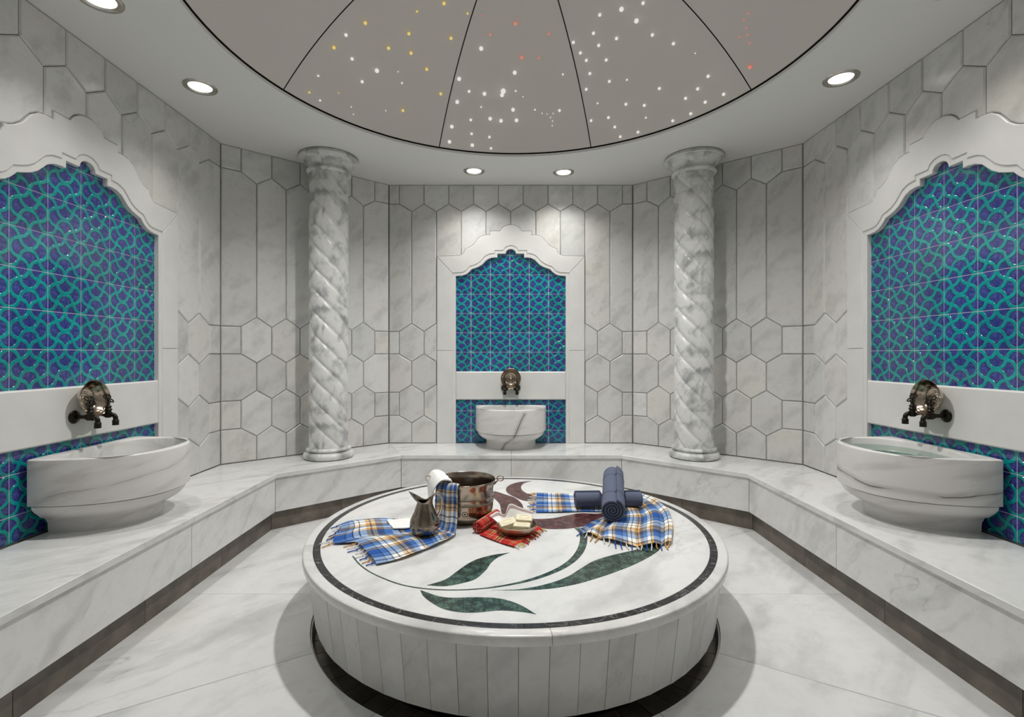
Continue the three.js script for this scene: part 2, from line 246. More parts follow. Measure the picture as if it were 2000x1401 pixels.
// ---------------------------------------------------------------- ceiling with shallow dome
const ceiling = struct('ceiling', 'flat white ceiling with a round panelled dome of star lights', 'ceiling');
{
  const s = new THREE.Shape([[-2.7, -2.6], [2.7, -2.6], [2.7, 3.9], [-2.7, 3.9]].map((p) => new THREE.Vector2(p[0], -p[1])));
  const h = new THREE.Path(); h.absarc(DOME.x, -DOME.z, DOME.R, 0, Math.PI * 2); s.holes.push(h);
  const g = new THREE.ExtrudeGeometry(s, { depth: 0.02, bevelEnabled: false, curveSegments: 128 }); g.rotateX(-Math.PI / 2); g.translate(0, CEIL, 0);
  mesh('soffit', g, M.plaster, ceiling);
  const rho = (DOME.R ** 2 + DOME.h ** 2) / (2 * DOME.h), base = CEIL + 0.024, cy = base + DOME.h - rho, th0 = Math.asin((DOME.R - 0.006) / rho);
  const on = (a, th, r = rho) => [DOME.x + r * Math.sin(th) * Math.sin(a), cy + r * Math.cos(th), DOME.z - r * Math.sin(th) * Math.cos(a)];
  const panels = [];
  for (let k = 0; k < 8; k++) {
    const a0 = (k - 0.5) * Math.PI / 4, a1 = a0 + Math.PI / 4, pos = [], idx = [], nt = 18, na = 12;
    for (let i = 0; i <= nt; i++) for (let j = 0; j <= na; j++) { const th = 0.02 + (th0 - 0.02) * i / nt, e = 0.0042 / (rho * Math.sin(th)); pos.push(...on(a0 + e + (a1 - a0 - 2 * e) * j / na, th)); }
    for (let i = 0; i < nt; i++) for (let j = 0; j < na; j++) { const p = i * (na + 1) + j; idx.push(p, p + na + 1, p + 1, p + 1, p + na + 1, p + na + 2); }
    const g2 = new THREE.BufferGeometry(); g2.setAttribute('position', new THREE.Float32BufferAttribute(pos, 3)); g2.setIndex(idx); g2.computeVertexNormals();
    panels.push(mesh('dome_panel', g2, M.dome, ceiling));
  }
  // shell above the panels closes the gaps
  const thE = Math.acos((CEIL + 0.0215 - cy) / (rho + 0.03)), sh = []; for (let i = 0; i <= 20; i++) { const th = thE * i / 20; sh.push([(rho + 0.03) * Math.sin(th), cy + (rho + 0.03) * Math.cos(th)]); }
  const g3 = lathe(sh, 96); g3.translate(DOME.x, 0, DOME.z); mesh('dome_shell', g3, M.dark, ceiling);
  backing(ceiling, -2.7, 2.7, CEIL + 1.1, CEIL + 1.2, -2.6, 3.9, M.dark, 'roof_slab');
  // fibre-optic stars: glowing beads just proud of the panels
  const bead = new THREE.IcosahedronGeometry(1, 1);
  const size = [0.0045, 0.007, 0.011, 0.015, 0.02], glow = { white: [1, 0.98, 0.92], yellow: [1, 0.72, 0.12], red: [1, 0.2, 0.1] };
  const starMat = {}; for (const k in glow) { starMat[k] = new THREE.MeshStandardMaterial({ color: 0x888888, emissive: new THREE.Color(...glow[k]), emissiveIntensity: 1.15 }); starMat[k].name = `star_light_${k}`; }
  const STARS = {
    yellow: [[-0.97, -0.46, 2], [-0.46, -0.51, 2], [-0.64, -0.52, 1], [-1.19, -0.5, 2], [-0.87, -0.68, 2], [-0.72, -0.64, 2], [-0.44, -0.75, 2], [-0.73, -0.77, 2], [-0.64, -0.91, 2], [-0.56, -1.1, 2], [-0.86, -1.11, 2], [-1.41, -0.65, 1], [-0.31, -0.61, 1], [-1.25, -0.78, 0]],
    white: [[-1.1, -0.47, 2], [-1.11, -0.63, 2], [-0.98, -0.78, 3], [-1.09, -0.8, 2], [-1.33, -0.6, 1], [-1.37, -0.74, 1], [-0.83, -0.94, 1], [-0.84, -0.86, 0], [-1.2, -0.91, 0], [-1.2, -0.96, 0], [-0.98, -1.06, 0], [-0.23, -0.85, 3], [-0.41, -1.03, 3], [-0.34, -1.13, 2], [-0.22, -1.16, 3], [-0.07, -1.15, 4], [-0.08, -1.18, 3], [0.02, -1.03, 3], [-0.44, -1.18, 3], [0.01, -1.28, 3], [-0.18, -1.33, 3], [-0.09, -1.35, 3], [0.04, -1.35, 3], [-0.34, -1.32, 2], [-0.5, -1.33, 3], [-0.53, -1.42, 3], [-0.34, -1.41, 2], [-0.34, -1.48, 3], [-0.19, -1.45, 2], [-0.18, -1.53, 2], [-0.25, -1.25, 1], [0.19, -1.28, 1], [0.39, -1.26, 2], [0.39, -1.02, 1], [0.03, -1.16, 1], [0.09, -1.2, 0], [0.25, -1.3, 0], [0.29, -1.3, 0], [0.34, -1.29, 0], [0.32, -1.32, 0], [0.34, -1.34, 0], [0.34, -1.37, 0],
      [0.72, -0.49, 3], [0.84, -0.41, 2], [0.59, -0.57, 2], [0.83, -0.53, 3], [0.95, -0.58, 2], [0.57, -0.7, 2], [0.73, -0.69, 2], [0.62, -0.77, 2], [0.44, -0.79, 2], [1.09, -0.57, 2], [0.5, -0.85, 2], [0.55, -0.89, 2], [0.69, -0.85, 2], [0.59, -0.97, 2], [0.74, -0.98, 2], [0.86, -0.93, 1], [0.58, -1.08, 2], [1.09, -0.88, 2], [1.35, -0.63, 2], [1.32, -0.74, 2], [1.47, -0.66, 2], [1.27, -0.84, 2], [1.39, -0.78, 2], [0.68, -1.15, 1], [0.89, -1.08, 2], [1.02, -1.03, 2], [0.78, -1.21, 2], [1.05, -1.1, 1], [0.84, -1.25, 2], [0.65, -1.27, 2], [1.24, -1.02, 2], [1.34, -0.91, 2], [1.02, -1.21, 2], [0.9, -1.3, 2], [1.23, -0.56, 0]],
    red: [[0.02, -0.7, 2], [-0.16, -0.77, 1], [0.26, -0.76, 1], [0.07, -0.93, 2], [0.2, -0.93, 1], [-0.21, -0.64, 0], [1.53, -0.41, 2], [1.39, -0.16, 0], [1.39, -0.21, 0], [1.42, -0.24, 0], [1.41, -0.31, 0], [1.47, -0.3, 0], [1.44, -0.27, 0]],
  };
  for (const k in STARS) for (const [x, z, s] of STARS[k]) {
    const r = Math.min(1.655, Math.hypot(x - DOME.x, z - DOME.z)), a = Math.atan2(x - DOME.x, -(z - DOME.z)), th = Math.asin(r / rho);
    const b = mesh('star_light', bead, starMat[k], panels[((Math.round(a / (Math.PI / 4)) % 8) + 8) % 8]); b.scale.setScalar(size[s]); b.position.set(...on(a, th, rho - size[s] * 1.5));
  }
}
// recessed downlights, two along each wall
const lensMat = new THREE.MeshStandardMaterial({ color: 0xffffff, emissive: new THREE.Color(1, 0.95, 0.86), emissiveIntensity: 3.2 }); lensMat.name = 'lamp_lens';
const ringGeo = lathe([[0.068, 0.002], [0.07, -0.004], [0.08, -0.0085], [0.092, -0.009], [0.0985, -0.006], [0.1, 0]], 48), lensGeo = lathe([[0, -0.003], [0.04, -0.003], [0.067, -0.0015], [0.069, 0.001]], 40);
function downlight(x, z, label) {
  const t = thing('ceiling_light', label, 'light', [x, CEIL, z], 0, 'recessed downlights around the dome');
  mesh('trim_ring', ringGeo, M.chrome, t); mesh('lamp_lens', lensGeo, lensMat, t);
  const l = new THREE.SpotLight(0xfffdf9, Math.abs(x) > 1 ? LAMP_POWER : BACK_POWER, 0, 1.15, 0.85, 2); l.position.set(0, -0.012, 0); l.target.position.set(-0.65 * Math.sign(x) * (Math.abs(x) > 1 ? 1 : 0), -2, Math.abs(x) > 1 ? 0 : 0.05); l.castShadow = true; l.shadow.radius = 3; l.shadow.mapSize.set(1024, 1024);
  t.add(l, l.target);
}
downlight(-0.35, -1.906, 'round downlight over the back wall, left one of the pair above the central niche');
downlight(0.5, -1.94, 'round downlight over the back wall, right one of the pair above the central niche');
downlight(-2.03, -0.44, 'round downlight above the left basin, the whole lamp in view');
downlight(-2.03, 0.353, 'round downlight above the left basin, cut by the top edge of the picture');
downlight(2.06, -0.34, 'round downlight in the ceiling above the right basin');
{ // lamp at the crown of the dome, above the frame: it throws the round shadow of the platform on the floor
  const y = CEIL + 0.024 + DOME.h - 0.012, t = thing('dome_lamp', 'round glass lamp at the crown of the dome', 'light', [DOME.x, y, DOME.z]);
  mesh('trim_ring', lathe([[0.11, 0.012], [0.115, -0.012], [0.125, -0.018], [0.14, -0.012], [0.145, 0.012]], 48), M.chrome, t); mesh('lamp_glass', lathe([[0, -0.03], [0.05, -0.027], [0.09, -0.018], [0.112, -0.004], [0.112, 0.008]], 48), lensMat, t);
  const l = new THREE.SpotLight(0xfffefc, DOME_POWER, 0, 1.19, 0.42, 2); l.position.set(0, -0.04, 0); l.target.position.set(0, -2, 0); l.castShadow = true; l.shadow.radius = 3.5; l.shadow.mapSize.set(2048, 2048); t.add(l, l.target);
}
downlight(2.06, 0.45, 'second downlight above the right basin, nearer the entrance');

// ---------------------------------------------------------------- floor
const floor = struct('floor', 'floor of large radiating white marble slabs around the platform', 'floor');
backing(floor, -2.6, 2.6, FL - 0.25, FL - 0.075, -2.5, 3.8, M.grout, 'subfloor');
{
  const r0 = 1.060, A = [0, 28.5, 61, 90, 119, 151.5, 180, 211, 240, 270, 300, 329, 360].map((d) => d * Math.PI / 180), box = [-2.42, 2.42, -2.32, 3.62];
  const hit = (a) => { const c = Math.cos(a), s = -Math.sin(a); let t = 1e9; if (c > 1e-6) t = Math.min(t, box[1] / c); if (c < -1e-6) t = Math.min(t, box[0] / c); if (s > 1e-6) t = Math.min(t, box[3] / s); if (s < -1e-6) t = Math.min(t, box[2] / s); return [c * t, s * t]; };
  const corners = [[2.42, -2.32], [-2.42, -2.32], [-2.42, 3.62], [2.42, 3.62]].map((p) => [((Math.atan2(-p[1], p[0]) + 2 * Math.PI) % (2 * Math.PI)), p]);
  for (let k = 0; k + 1 < A.length; k++) {
    const a0 = A[k] + 0.0008, a1 = A[k + 1] - 0.0008, pts = [];
    for (let i = 0; i <= 10; i++) { const a = a0 + (a1 - a0) * i / 10; pts.push([r0 * Math.cos(a), -r0 * Math.sin(a)]); }
    pts.push(hit(a1)); corners.filter((c) => c[0] > a0 && c[0] < a1).sort((p, q) => q[0] - p[0]).forEach((c) => pts.push(c[1])); pts.push(hit(a0));
    const g = lying(pts, FL, 0.075, 0.0022); mesh('floor_slab', g, M.floor, floor);
  }
  // drain channel around the platform
  const n = 56; for (let k = 0; k < n; k++) { const a0 = k / n * Math.PI * 2 + 0.0015, a1 = (k + 1) / n * Math.PI * 2 - 0.0015, p = []; for (const [r, e] of [[0.9, 0], [1.056, 0], [1.056, 1], [0.9, 1]]) { const a = e ? a1 : a0; p.push([r * Math.cos(a), r * Math.sin(a)]); } mesh('gutter_tile', lying(p.reverse(), FL - 0.066 + rr(0, 0.0015), 0.009, 0.001), M.gutter, floor); }
  const lip = lathe([[1.051, FL - 0.07], [1.051, FL - 0.012], [1.057, FL - 0.010], [1.0595, FL - 0.014], [1.0595, FL - 0.07]], 120); mesh('gutter_edge', lip, M.floor, floor);
}

// ---------------------------------------------------------------- benches
const FS = 1.79, FB = -1.686;                                   // bench fronts: side x, back z
const P = { sFar: [FS, -0.991], bFar: [0.99, FB], wS: [XS, SC], wB: [BH, ZB] };
function offsetPath(d) { return { sFar: [P.sFar[0] + d, P.sFar[1] - d * 0.38], bFar: [P.bFar[0] + d * 0.42, P.bFar[1] - d] }; }
const K = offsetPath(0.05), Q = offsetPath(0.014);
function bench(label, tops, fronts, kicks) {
  const t = thing('marble_bench', label, 'bench');
  for (const poly of tops) { const g = lying(poly, SEAT, 0.034, 0.0025); mesh('seat_slab', g, M.bench, t); }
  const face = (a, b, y0, y1, th, mat, name, ch) => { const L = Math.hypot(b[0] - a[0], b[1] - a[1]); const g = plate([[0.0012, y0], [L - 0.0012, y0], [L - 0.0012, y1], [0.0012, y1]], -th, 0, ch); g.rotateY(-Math.atan2(b[1] - a[1], b[0] - a[0])); g.translate(a[0], 0, a[1]); mesh(name, g, mat, t); };
  for (const [a, b] of fronts) face(a, b, 0.106, SEAT - 0.036, 0.03, M.bench, 'front_panel', 0.0015);
  for (const [a, b] of kicks) { const n = Math.max(1, Math.round(Math.hypot(b[0] - a[0], b[1] - a[1]) / 0.62)); for (let i = 0; i < n; i++) face([a[0] + (b[0] - a[0]) * i / n, a[1] + (b[1] - a[1]) * i / n], [a[0] + (b[0] - a[0]) * (i + 1) / n, a[1] + (b[1] - a[1]) * (i + 1) / n], FL, 0.15, 0.02, M.kick, 'kick_plate', 0.001); }
  return t;
}
const mx = ([x, z]) => [-x, z];
{
  const e = 0.001;
  // rounded nosing strips are made by the slab's front edge; back bench in two slabs, slanted ones in one, sides in several
  const b1 = bench('back marble bench carrying the small central basin', [
    [[-P.bFar[0] + e, P.bFar[1]], [-e, FB], [-e, ZB], [-P.wB[0] + e, ZB]], [[e, FB], [P.bFar[0] - e, FB], [P.wB[0] - e, ZB], [e, ZB]]],
    [[mx(Q.bFar), [0, Q.bFar[1]]], [[0, Q.bFar[1]], Q.bFar]], [[mx(K.bFar), K.bFar]]);
  for (const s of [-1, 1]) {
    const m = (p) => s > 0 ? p : mx(p), dir = (a, b) => s > 0 ? [m(b), m(a)].reverse() : [m(b), m(a)];
    bench(s < 0 ? 'slanted marble bench under the left twisted column' : 'slanted marble bench under the right twisted column', [[m(P.bFar), m(P.sFar), m(P.wS), m(P.wB)]], [dir(Q.bFar, Q.sFar)], [dir(K.bFar, K.sFar)]);
    const tops = [], fr = [], kk = [], zs = [P.sFar[1], 0, 1.25, 2.45, ZF];
    for (let i = 0; i < 4; i++) { tops.push([m([FS, zs[i] + e]), m([FS, zs[i + 1] - e]), m([XS, zs[i + 1] - e]), m(i ? [XS, zs[i] + e] : P.wS)]); fr.push(dir([Q.sFar[0], i ? zs[i] : Q.sFar[1]], [Q.sFar[0], zs[i + 1]])); }
    kk.push(dir(K.sFar, [K.sFar[0], ZF]));
    bench(s < 0 ? 'long marble bench along the left wall under the left basin' : 'long marble bench along the right wall under the water-filled basin', tops, fr, kk);
  }
}

// ---------------------------------------------------------------- niches
const INNER = [[0, 0.2454], [0.02, 0.2485], [0.038, 0.259], [0.049, 0.275], [0.052, 0.293], [0.136, 0.293], [0.1365, 0.333], [0.165, 0.331], [0.205, 0.336], [0.243, 0.354], [0.268, 0.379], [0.293, 0.404], [0.327, 0.425], [0.36, 0.438], [0.400, 0.4506], [0.414, 0.467], [0.431, 0.484], [0.457, 0.503], [0.494, 0.516], [0.562, 0.5215]];
const LIP = [[0, 0.212], [0.035, 0.218], [0.062, 0.235], [0.078, 0.2615], [0.163, 0.2615], [0.1635, 0.2915], [0.18, 0.2915], [0.218, 0.297], [0.257, 0.315], [0.285, 0.345], [0.312, 0.374], [0.345, 0.397], [0.378, 0.411], [0.419, 0.4235], [0.434, 0.442], [0.45, 0.461], [0.475, 0.478], [0.503, 0.486], [0.597, 0.490]];
function niche(label, pos, turn) {
  const t = thing('wall_niche', label, 'niche', pos, turn);
  const H = (a) => a.map(([x, y]) => [x, APEX - y]), both = (a) => [...H(a).slice(1).reverse().map(([x, y]) => [-x, y]), ...H(a)];
  const corner = APEX - 0.323, j = 1.347, xo = FRAME_X, xi = 0.597, li = 0.562;
  const head = [...both(OUTER), ...both(LIP).reverse()];
  const ah = mesh('arch_head', plate(head, -0.05, 0.010, 0.004), M.frame, t);
  mesh('arch_moulding', plate([...both(LIP), ...both(INNER).reverse()], -0.05, 0.005, 0.002), M.frame, ah);
  for (const s of [-1, 1]) {
    const yo = corner, yi = APEX - 0.490, F = (p) => (s > 0 ? p : p.map(([x, y]) => [-x, y]).reverse());
    mesh('jamb', plate(F([[xi, j + 0.001], [xo, j + 0.001], [xo, yo - 0.0015], [xi, yi - 0.0015]]), -0.05, 0.009, 0.004), M.frame, t);
    const jb = mesh('jamb', plate(F([[xi, SEAT + 0.001], [xo, SEAT + 0.001], [xo, j - 0.001], [xi, j - 0.001]]), -0.05, 0.009, 0.004), M.frame, t);
    mesh('jamb_moulding', plate(F([[li, SEAT + 0.001], [xi, SEAT + 0.001], [xi, yi], [li, APEX - 0.5215]]), -0.05, 0.005, 0.002), M.frame, jb);
  }
  mesh('marble_band', plate([[-li, 0.844], [li, 0.844], [li, 1.132], [-li, 1.132]], -0.05, 0.006, 0.008), M.frame, t);
  const xs = [-0.6, -0.408, -0.209, -0.010, 0.189, 0.388, 0.587, 0.61], up = [1.12, 1.331, 1.530, 1.729, 1.928, 2.127, 2.326, 2.525], lowr = [SEAT, 0.527, 0.728, 0.86];
  const grid = (ys, y0) => { for (let i = 0; i + 1 < xs.length; i++) for (let k = 0; k + 1 < ys.length; k++) {
    const g0 = 0.0019, a = xs[i] + g0, b = Math.min(xs[i + 1], 0.6) - g0, c = ys[k] + g0, d = ys[k + 1] - g0; if (b - a < 0.02) continue;
    const mid = (a + b) / 2, lim = mid < 0 ? Math.min(Math.abs(b), Math.abs(a)) : Math.min(Math.abs(a), Math.abs(b));
    let roof = APEX; { const x = (a < 0 && b > 0) ? 0 : lim; for (let q = 1; q < INNER.length; q++) if (x <= INNER[q][0]) { roof = APEX - INNER[q - 1][1]; break; } } if (c > roof) continue;
    const g = new THREE.BoxGeometry(b - a, d - c, 0.012); g.translate((a + b) / 2, (c + d) / 2, -0.031);
    const uv = g.attributes.uv, ps = g.attributes.position; const ox = -0.010, oy = y0; for (let q = 0; q < uv.count; q++) uv.setXY(q, (ps.getX(q) - ox) / 0.199, (ps.getY(q) - oy) / 0.199);
    mesh('ceramic_tile', g, pick(M.tile), t);
  } };
  grid(up, 1.132); grid(lowr, 0.527);
  backing(t, -0.6, 0.6, SEAT, APEX - 0.2, -0.045, -0.0265, M.tileGrout, 'grout_bed');
  return t;
}
niche('central arched wall niche of blue and teal tiles facing the viewer', [0, 0, ZB], 0);
niche('arched niche of blue and teal tiles on the left wall', [-XS, 0, 0], Math.PI / 2);
niche('arched niche of blue and teal tiles on the right wall', [XS, 0, 0], -Math.PI / 2);

// ---------------------------------------------------------------- columns
function column(x, z, label, cross, phase) {
  const t = thing('twisted_column', label, 'column', [x, SEAT, z]);
  const y0 = 0.098, y1 = CEIL - SEAT - 0.155, R = 0.166, N = 5, k = Math.PI * 2 / 0.19, rows = [], ny = 260, nt = 96;
  for (let i = 0; i <= ny; i++) { const y = y0 + (y1 - y0) * i / ny, row = []; for (let j = 0; j < nt; j++) { const a = j / nt * Math.PI * 2;
    const s = Math.abs(Math.cos((N * a + k * y) / 2 + phase)); let d = 0.017 * (1 - Math.pow(1 - Math.min(1, s * 1.02), 2.4)) - 0.004;
    const top = y / (y1 - y0), q = smooth(1 - cross, 1 - cross + 0.12, top); if (q > 0) { const c = Math.abs(Math.cos((N * a - k * y * 0.8) / 2 + 1)); d -= q * 0.0055 * Math.pow(1 - Math.min(1, c * 2.2), 2); }
    const r = R - 0.013 + d; row.push([r * Math.sin(a), y, r * Math.cos(a)]); } rows.push(row); }
  mesh('shaft', rings(rows, (i, j, p) => [j / nt * 1.05 + phase * 0.3, p[1]]), M.column, t);
  const round = (cx, cy, rx, ry, a0, a1, n = 8) => Array.from({ length: n + 1 }, (_, i) => { const a = a0 + (a1 - a0) * i / n; return [cx + rx * Math.cos(a), cy + ry * Math.sin(a)]; });
  const pi = Math.PI; const uvm = (g) => { const u = g.attributes.uv, p = g.attributes.position; for (let i = 0; i < u.count; i++) u.setXY(i, u.getX(i) * 1.3 + phase, p.getY(i) + Math.hypot(p.getX(i), p.getZ(i))); return g; };
  mesh('base', uvm(lathe([[0, 0], [0.195, 0], ...round(0.185, 0.031, 0.029, 0.03, -pi / 2, pi / 2), [0.182, 0.064], ...round(0.168, 0.083, 0.022, 0.0165, -pi / 2, pi / 2), [0.15, 0.101]], 72)), M.column, t);
  const c0 = y1; mesh('capital', uvm(lathe([[0.15, c0 - 0.004], [0.165, c0 - 0.004], ...round(0.168, c0 + 0.014, 0.021, 0.017, -pi / 2, pi / 2), [0.168, c0 + 0.04], [0.172, c0 + 0.055], [0.184, c0 + 0.075], [0.204, c0 + 0.093], [0.228, c0 + 0.106], [0.238, c0 + 0.113], ...round(0.236, c0 + 0.127, 0.016, 0.012, -pi / 2, pi / 2, 6), [0.241, c0 + 0.142], [0.247, c0 + 0.1545], [0, c0 + 0.1545]], 72)), M.column, t);
}
column(-1.612, -1.60, 'twisted marble column with rope-like strands left of the central niche', 0.14, 0.6);
column(1.612, -1.60, 'twisted marble column with crossing lines near its top right of the central niche', 0.36, 2.1);

// ---------------------------------------------------------------- basins
function dRadius(a, p, n, zc, th) {     // polar radius from (0, zc) of a D-shaped outline with a flat back at z = 0
  const dx = Math.cos(th), dz = Math.sin(th); let lo = 0, hi = 2;
  for (let i = 0; i < 40; i++) { const r = (lo + hi) / 2, x = Math.abs(r * dx), z = zc + r * dz; (z < 0 || Math.pow(x / a, n) + Math.pow(Math.max(0, z) / p, n) > 1) ? hi = r : lo = r; }
  return lo;
}
const waterMat = new THREE.MeshPhysicalMaterial({ color: 0xc9ddd4, transmission: 1, thickness: 0, roughness: 0.02, ior: 1.33, specularIntensity: 1 });
function basin(label, pos, turn, mat, level, wlabel) {
  const t = thing('marble_basin', label, 'basin', pos, turn), n = 96, zc = 0.2, rows = [];
  const ths = []; const ca = Math.atan2(-zc, 0.353); for (let j = 0; j < n; j++) ths.push(j / n * Math.PI * 2);
  // put sample rays through the two back corners
  for (const c of [ca + Math.PI * 2, Math.PI - ca]) { let b = 0; ths.forEach((v, i) => { if (Math.abs(v - c) < Math.abs(ths[b] - c)) b = i; }); ths[b] = c; }
  const outer = (a, p, y, e = 2.35) => rows.push(ths.map((th) => { const r = dRadius(a, p, e, zc, th); return [r * Math.cos(th), y, zc + r * Math.sin(th)]; }));
  const inner = (sc, y) => rows.push(ths.map((th) => { const c = Math.cos(th) / (0.30 * sc), s = Math.sin(th) / (0.215 * sc), r = Math.pow(Math.pow(Math.abs(c), 2.4) + Math.pow(Math.abs(s), 2.4), -1 / 2.4); return [r * Math.cos(th), y, 0.245 + r * Math.sin(th)]; }));
  outer(0.25, 0.372, 0); outer(0.252, 0.375, 0.05); outer(0.257, 0.382, 0.064); outer(0.268, 0.396, 0.075); outer(0.29, 0.424, 0.088); outer(0.312, 0.45, 0.103); outer(0.328, 0.468, 0.12); outer(0.337, 0.479, 0.137); outer(0.341, 0.485, 0.155);
  outer(0.329, 0.472, 0.1555); outer(0.329, 0.472, 0.1615); outer(0.353, 0.499, 0.162); outer(0.355, 0.502, 0.165); outer(0.355, 0.502, 0.38); outer(0.353, 0.5, 0.387); outer(0.348, 0.495, 0.391); outer(0.342, 0.489, 0.392);
  inner(1.02, 0.392); inner(1.0, 0.389); inner(0.985, 0.38); inner(0.95, 0.30); inner(0.86, 0.2); inner(0.7, 0.135); inner(0.4, 0.115);
  const g = rings(rows.map((r) => r.slice().reverse()), (i, j, p) => [Math.atan2(p[0], p[2] + 0.1) * 0.42 / 1.8 + 0.5, (p[1] + (i > 16 ? p[2] * 0.3 : 0)) / 0.55], true, true);
  mesh('body', toCreasedNormals(g, 0.55), mat, t);
  if (level) {
    const s = new THREE.Shape(ths.map((th) => { const k = 0.985 - (0.38 - level) * 0.42, c = Math.cos(th) / (0.30 * k), q = Math.sin(th) / (0.215 * k), r = Math.pow(Math.pow(Math.abs(c), 2.4) + Math.pow(Math.abs(q), 2.4), -1 / 2.4) - 0.001; return new THREE.Vector2(r * Math.cos(th), -(0.245 + r * Math.sin(th))); }));
    const w = new THREE.ShapeGeometry(s); w.rotateX(-Math.PI / 2);
    const m = mesh(numbered('basin_water'), w, waterMat, scene); m.position.set(pos[0], pos[1] + level, pos[2]); m.rotation.y = turn; m.userData = { label: wlabel, category: 'water', kind: 'stuff' };
  }
}
basin('small half-round marble basin on the back bench with a dark slanting vein', [0.0, SEAT, ZB + 0.006], 0, M.basin[0], 0.27, 'clear water low in the central basin');
basin('half-round marble basin standing against the left wall niche', [-XS + 0.006, SEAT, 0.0], Math.PI / 2, M.basin[1], 0.27, 'clear water low in the left basin');
basin('half-round marble basin filled with water against the right wall niche', [XS - 0.006, SEAT, 0.0], -Math.PI / 2, M.basin[2], 0.355, 'greenish water near the brim of the right basin');

// ---------------------------------------------------------------- taps and bath bowls
M.iron = new THREE.MeshStandardMaterial({ color: 0x35302b, metalness: 0.9, roughness: 0.32 });
M.nickel = new THREE.MeshStandardMaterial({ color: 0xc4b5a4, metalness: 1, roughness: 0.16 });
function makeTap() {     // local: wall plane z = 0, spout towards +z, origin at flange centre
  const t = new THREE.Group();
  const zl = (pts) => { const g = lathe(pts, 28); g.rotateX(Math.PI / 2); return g; };
  mesh('flange', zl([[0, 0], [0.036, 0], [0.036, 0.006], [0.032, 0.012], [0.022, 0.016], [0.016, 0.02], [0, 0.02]]), M.iron, t);
  const pipe = mesh('pipe', mergeGeometries([zl([[0.0105, 0.015], [0.0105, 0.065], [0.014, 0.067], [0.014, 0.074], [0.011, 0.076], [0.011, 0.1]]), tube([[0, 0, 0.085], [0, 0, 0.105], [0, -0.003, 0.119], [0, -0.012, 0.128], [0, -0.024, 0.131], [0, -0.034, 0.131]], 0.012, 24, 14)]), M.iron, t);
  const up = lathe([[0, -0.018], [0.014, -0.018], [0.017, -0.014], [0.017, 0.01], [0.0145, 0.014], [0.0145, 0.022], [0.018, 0.024], [0.018, 0.03], [0.013, 0.033], [0.013, 0.038], [0.016, 0.041], [0.016, 0.046], [0.009, 0.05], [0.006, 0.06], [0.006, 0.08], [0, 0.08]], 28); up.translate(0, 0, 0.09); const valve = mesh('valve', up, M.iron, t);
  const sp = lathe([[0.009, -0.06], [0.0165, -0.06], [0.0165, -0.053], [0.0145, -0.051], [0.0165, -0.049], [0.0165, -0.043], [0.0145, -0.041], [0.0165, -0.039], [0.0165, -0.032], [0.012, -0.03]], 28); sp.translate(0, 0, 0.131); mesh('spout_collar', sp, M.iron, pipe);
  const loops = []; for (let k = 0; k < 4; k++) { const g = new THREE.TorusGeometry(0.0095, 0.0034, 8, 18); g.scale(1.25, 1, 1); g.translate(0.0185, 0, 0); g.rotateZ(k * Math.PI / 2 + Math.PI / 4); loops.push(g); }
  const hub = new THREE.SphereGeometry(0.008, 14, 10); loops.push(hub);
  const h = mergeGeometries(loops); h.rotateX(-0.55); h.translate(0, 0.088, 0.09); mesh('handle', h, M.iron, valve);
  return t;
}
const tapProto = makeTap();
const bowlProfile = [[0, 0.0], [0.03, 0.001], [0.055, 0.006], [0.066, 0.012], [0.075, 0.024], [0.088, 0.045], [0.097, 0.057], [0.1, 0.062], [0.1015, 0.0625], [0.1015, 0.0605], [0.096, 0.054], [0.086, 0.042], [0.073, 0.021], [0.064, 0.009], [0.054, 0.004], [0.03, -0.001], [0, -0.002]];
function tapSet(pos, turn, where, bowlX) {
  const g = new THREE.Group(); g.position.set(...pos); g.rotation.y = turn; g.updateMatrixWorld(true);
  const at = (v) => new THREE.Vector3(...v).applyMatrix4(g.matrixWorld);
  [-0.061, 0.061].forEach((x, i) => { const t = tapProto.clone(); t.name = numbered('wall_tap'); const p = at([x, 0.967, 0.004]); t.position.copy(p); t.rotation.y = turn; t.userData = { label: where.taps[i], category: 'tap', group: 'black iron taps over the basins' }; scene.add(t); });
  const b = new THREE.Group(); b.name = numbered('bath_bowl'); b.userData = { label: where.bowl, category: 'bowl', group: 'metal bath bowls leaning over the taps' };
  mesh('body', lathe(bowlProfile, 64), M.nickel, b);
  const boss = lathe([[0, 0.018], [0.008, 0.0175], [0.015, 0.013], [0.019, 0.005], [0.024, 0.003], [0.028, 0.006], [0.032, 0.0035], [0.036, 0.0015]], 40); mesh('boss', boss, M.nickel, b);
  b.position.copy(at([bowlX, 1.058, 0.022])); b.quaternion.setFromEuler(new THREE.Euler(0, turn, 0)); b.rotateX(Math.PI / 2 - 0.10); scene.add(b);
}
tapSet([0, 0, ZB], 0, { taps: ['left tap of the pair over the central basin', 'right tap of the pair over the central basin'], bowl: 'round metal bath bowl with a raised centre above the central basin' }, 0);
tapSet([-XS, 0, 0.03], Math.PI / 2, { taps: ['nearer black iron tap over the left basin', 'farther black iron tap over the left basin, half behind the bowl'], bowl: 'shiny metal bath bowl leaning on the taps of the left basin' }, -0.012);
tapSet([XS, 0, -0.02], -Math.PI / 2, { taps: ['farther black iron tap over the water-filled right basin', 'nearer black iron tap over the water-filled right basin'], bowl: 'shiny metal bath bowl leaning on the taps of the right basin' }, 0.01);

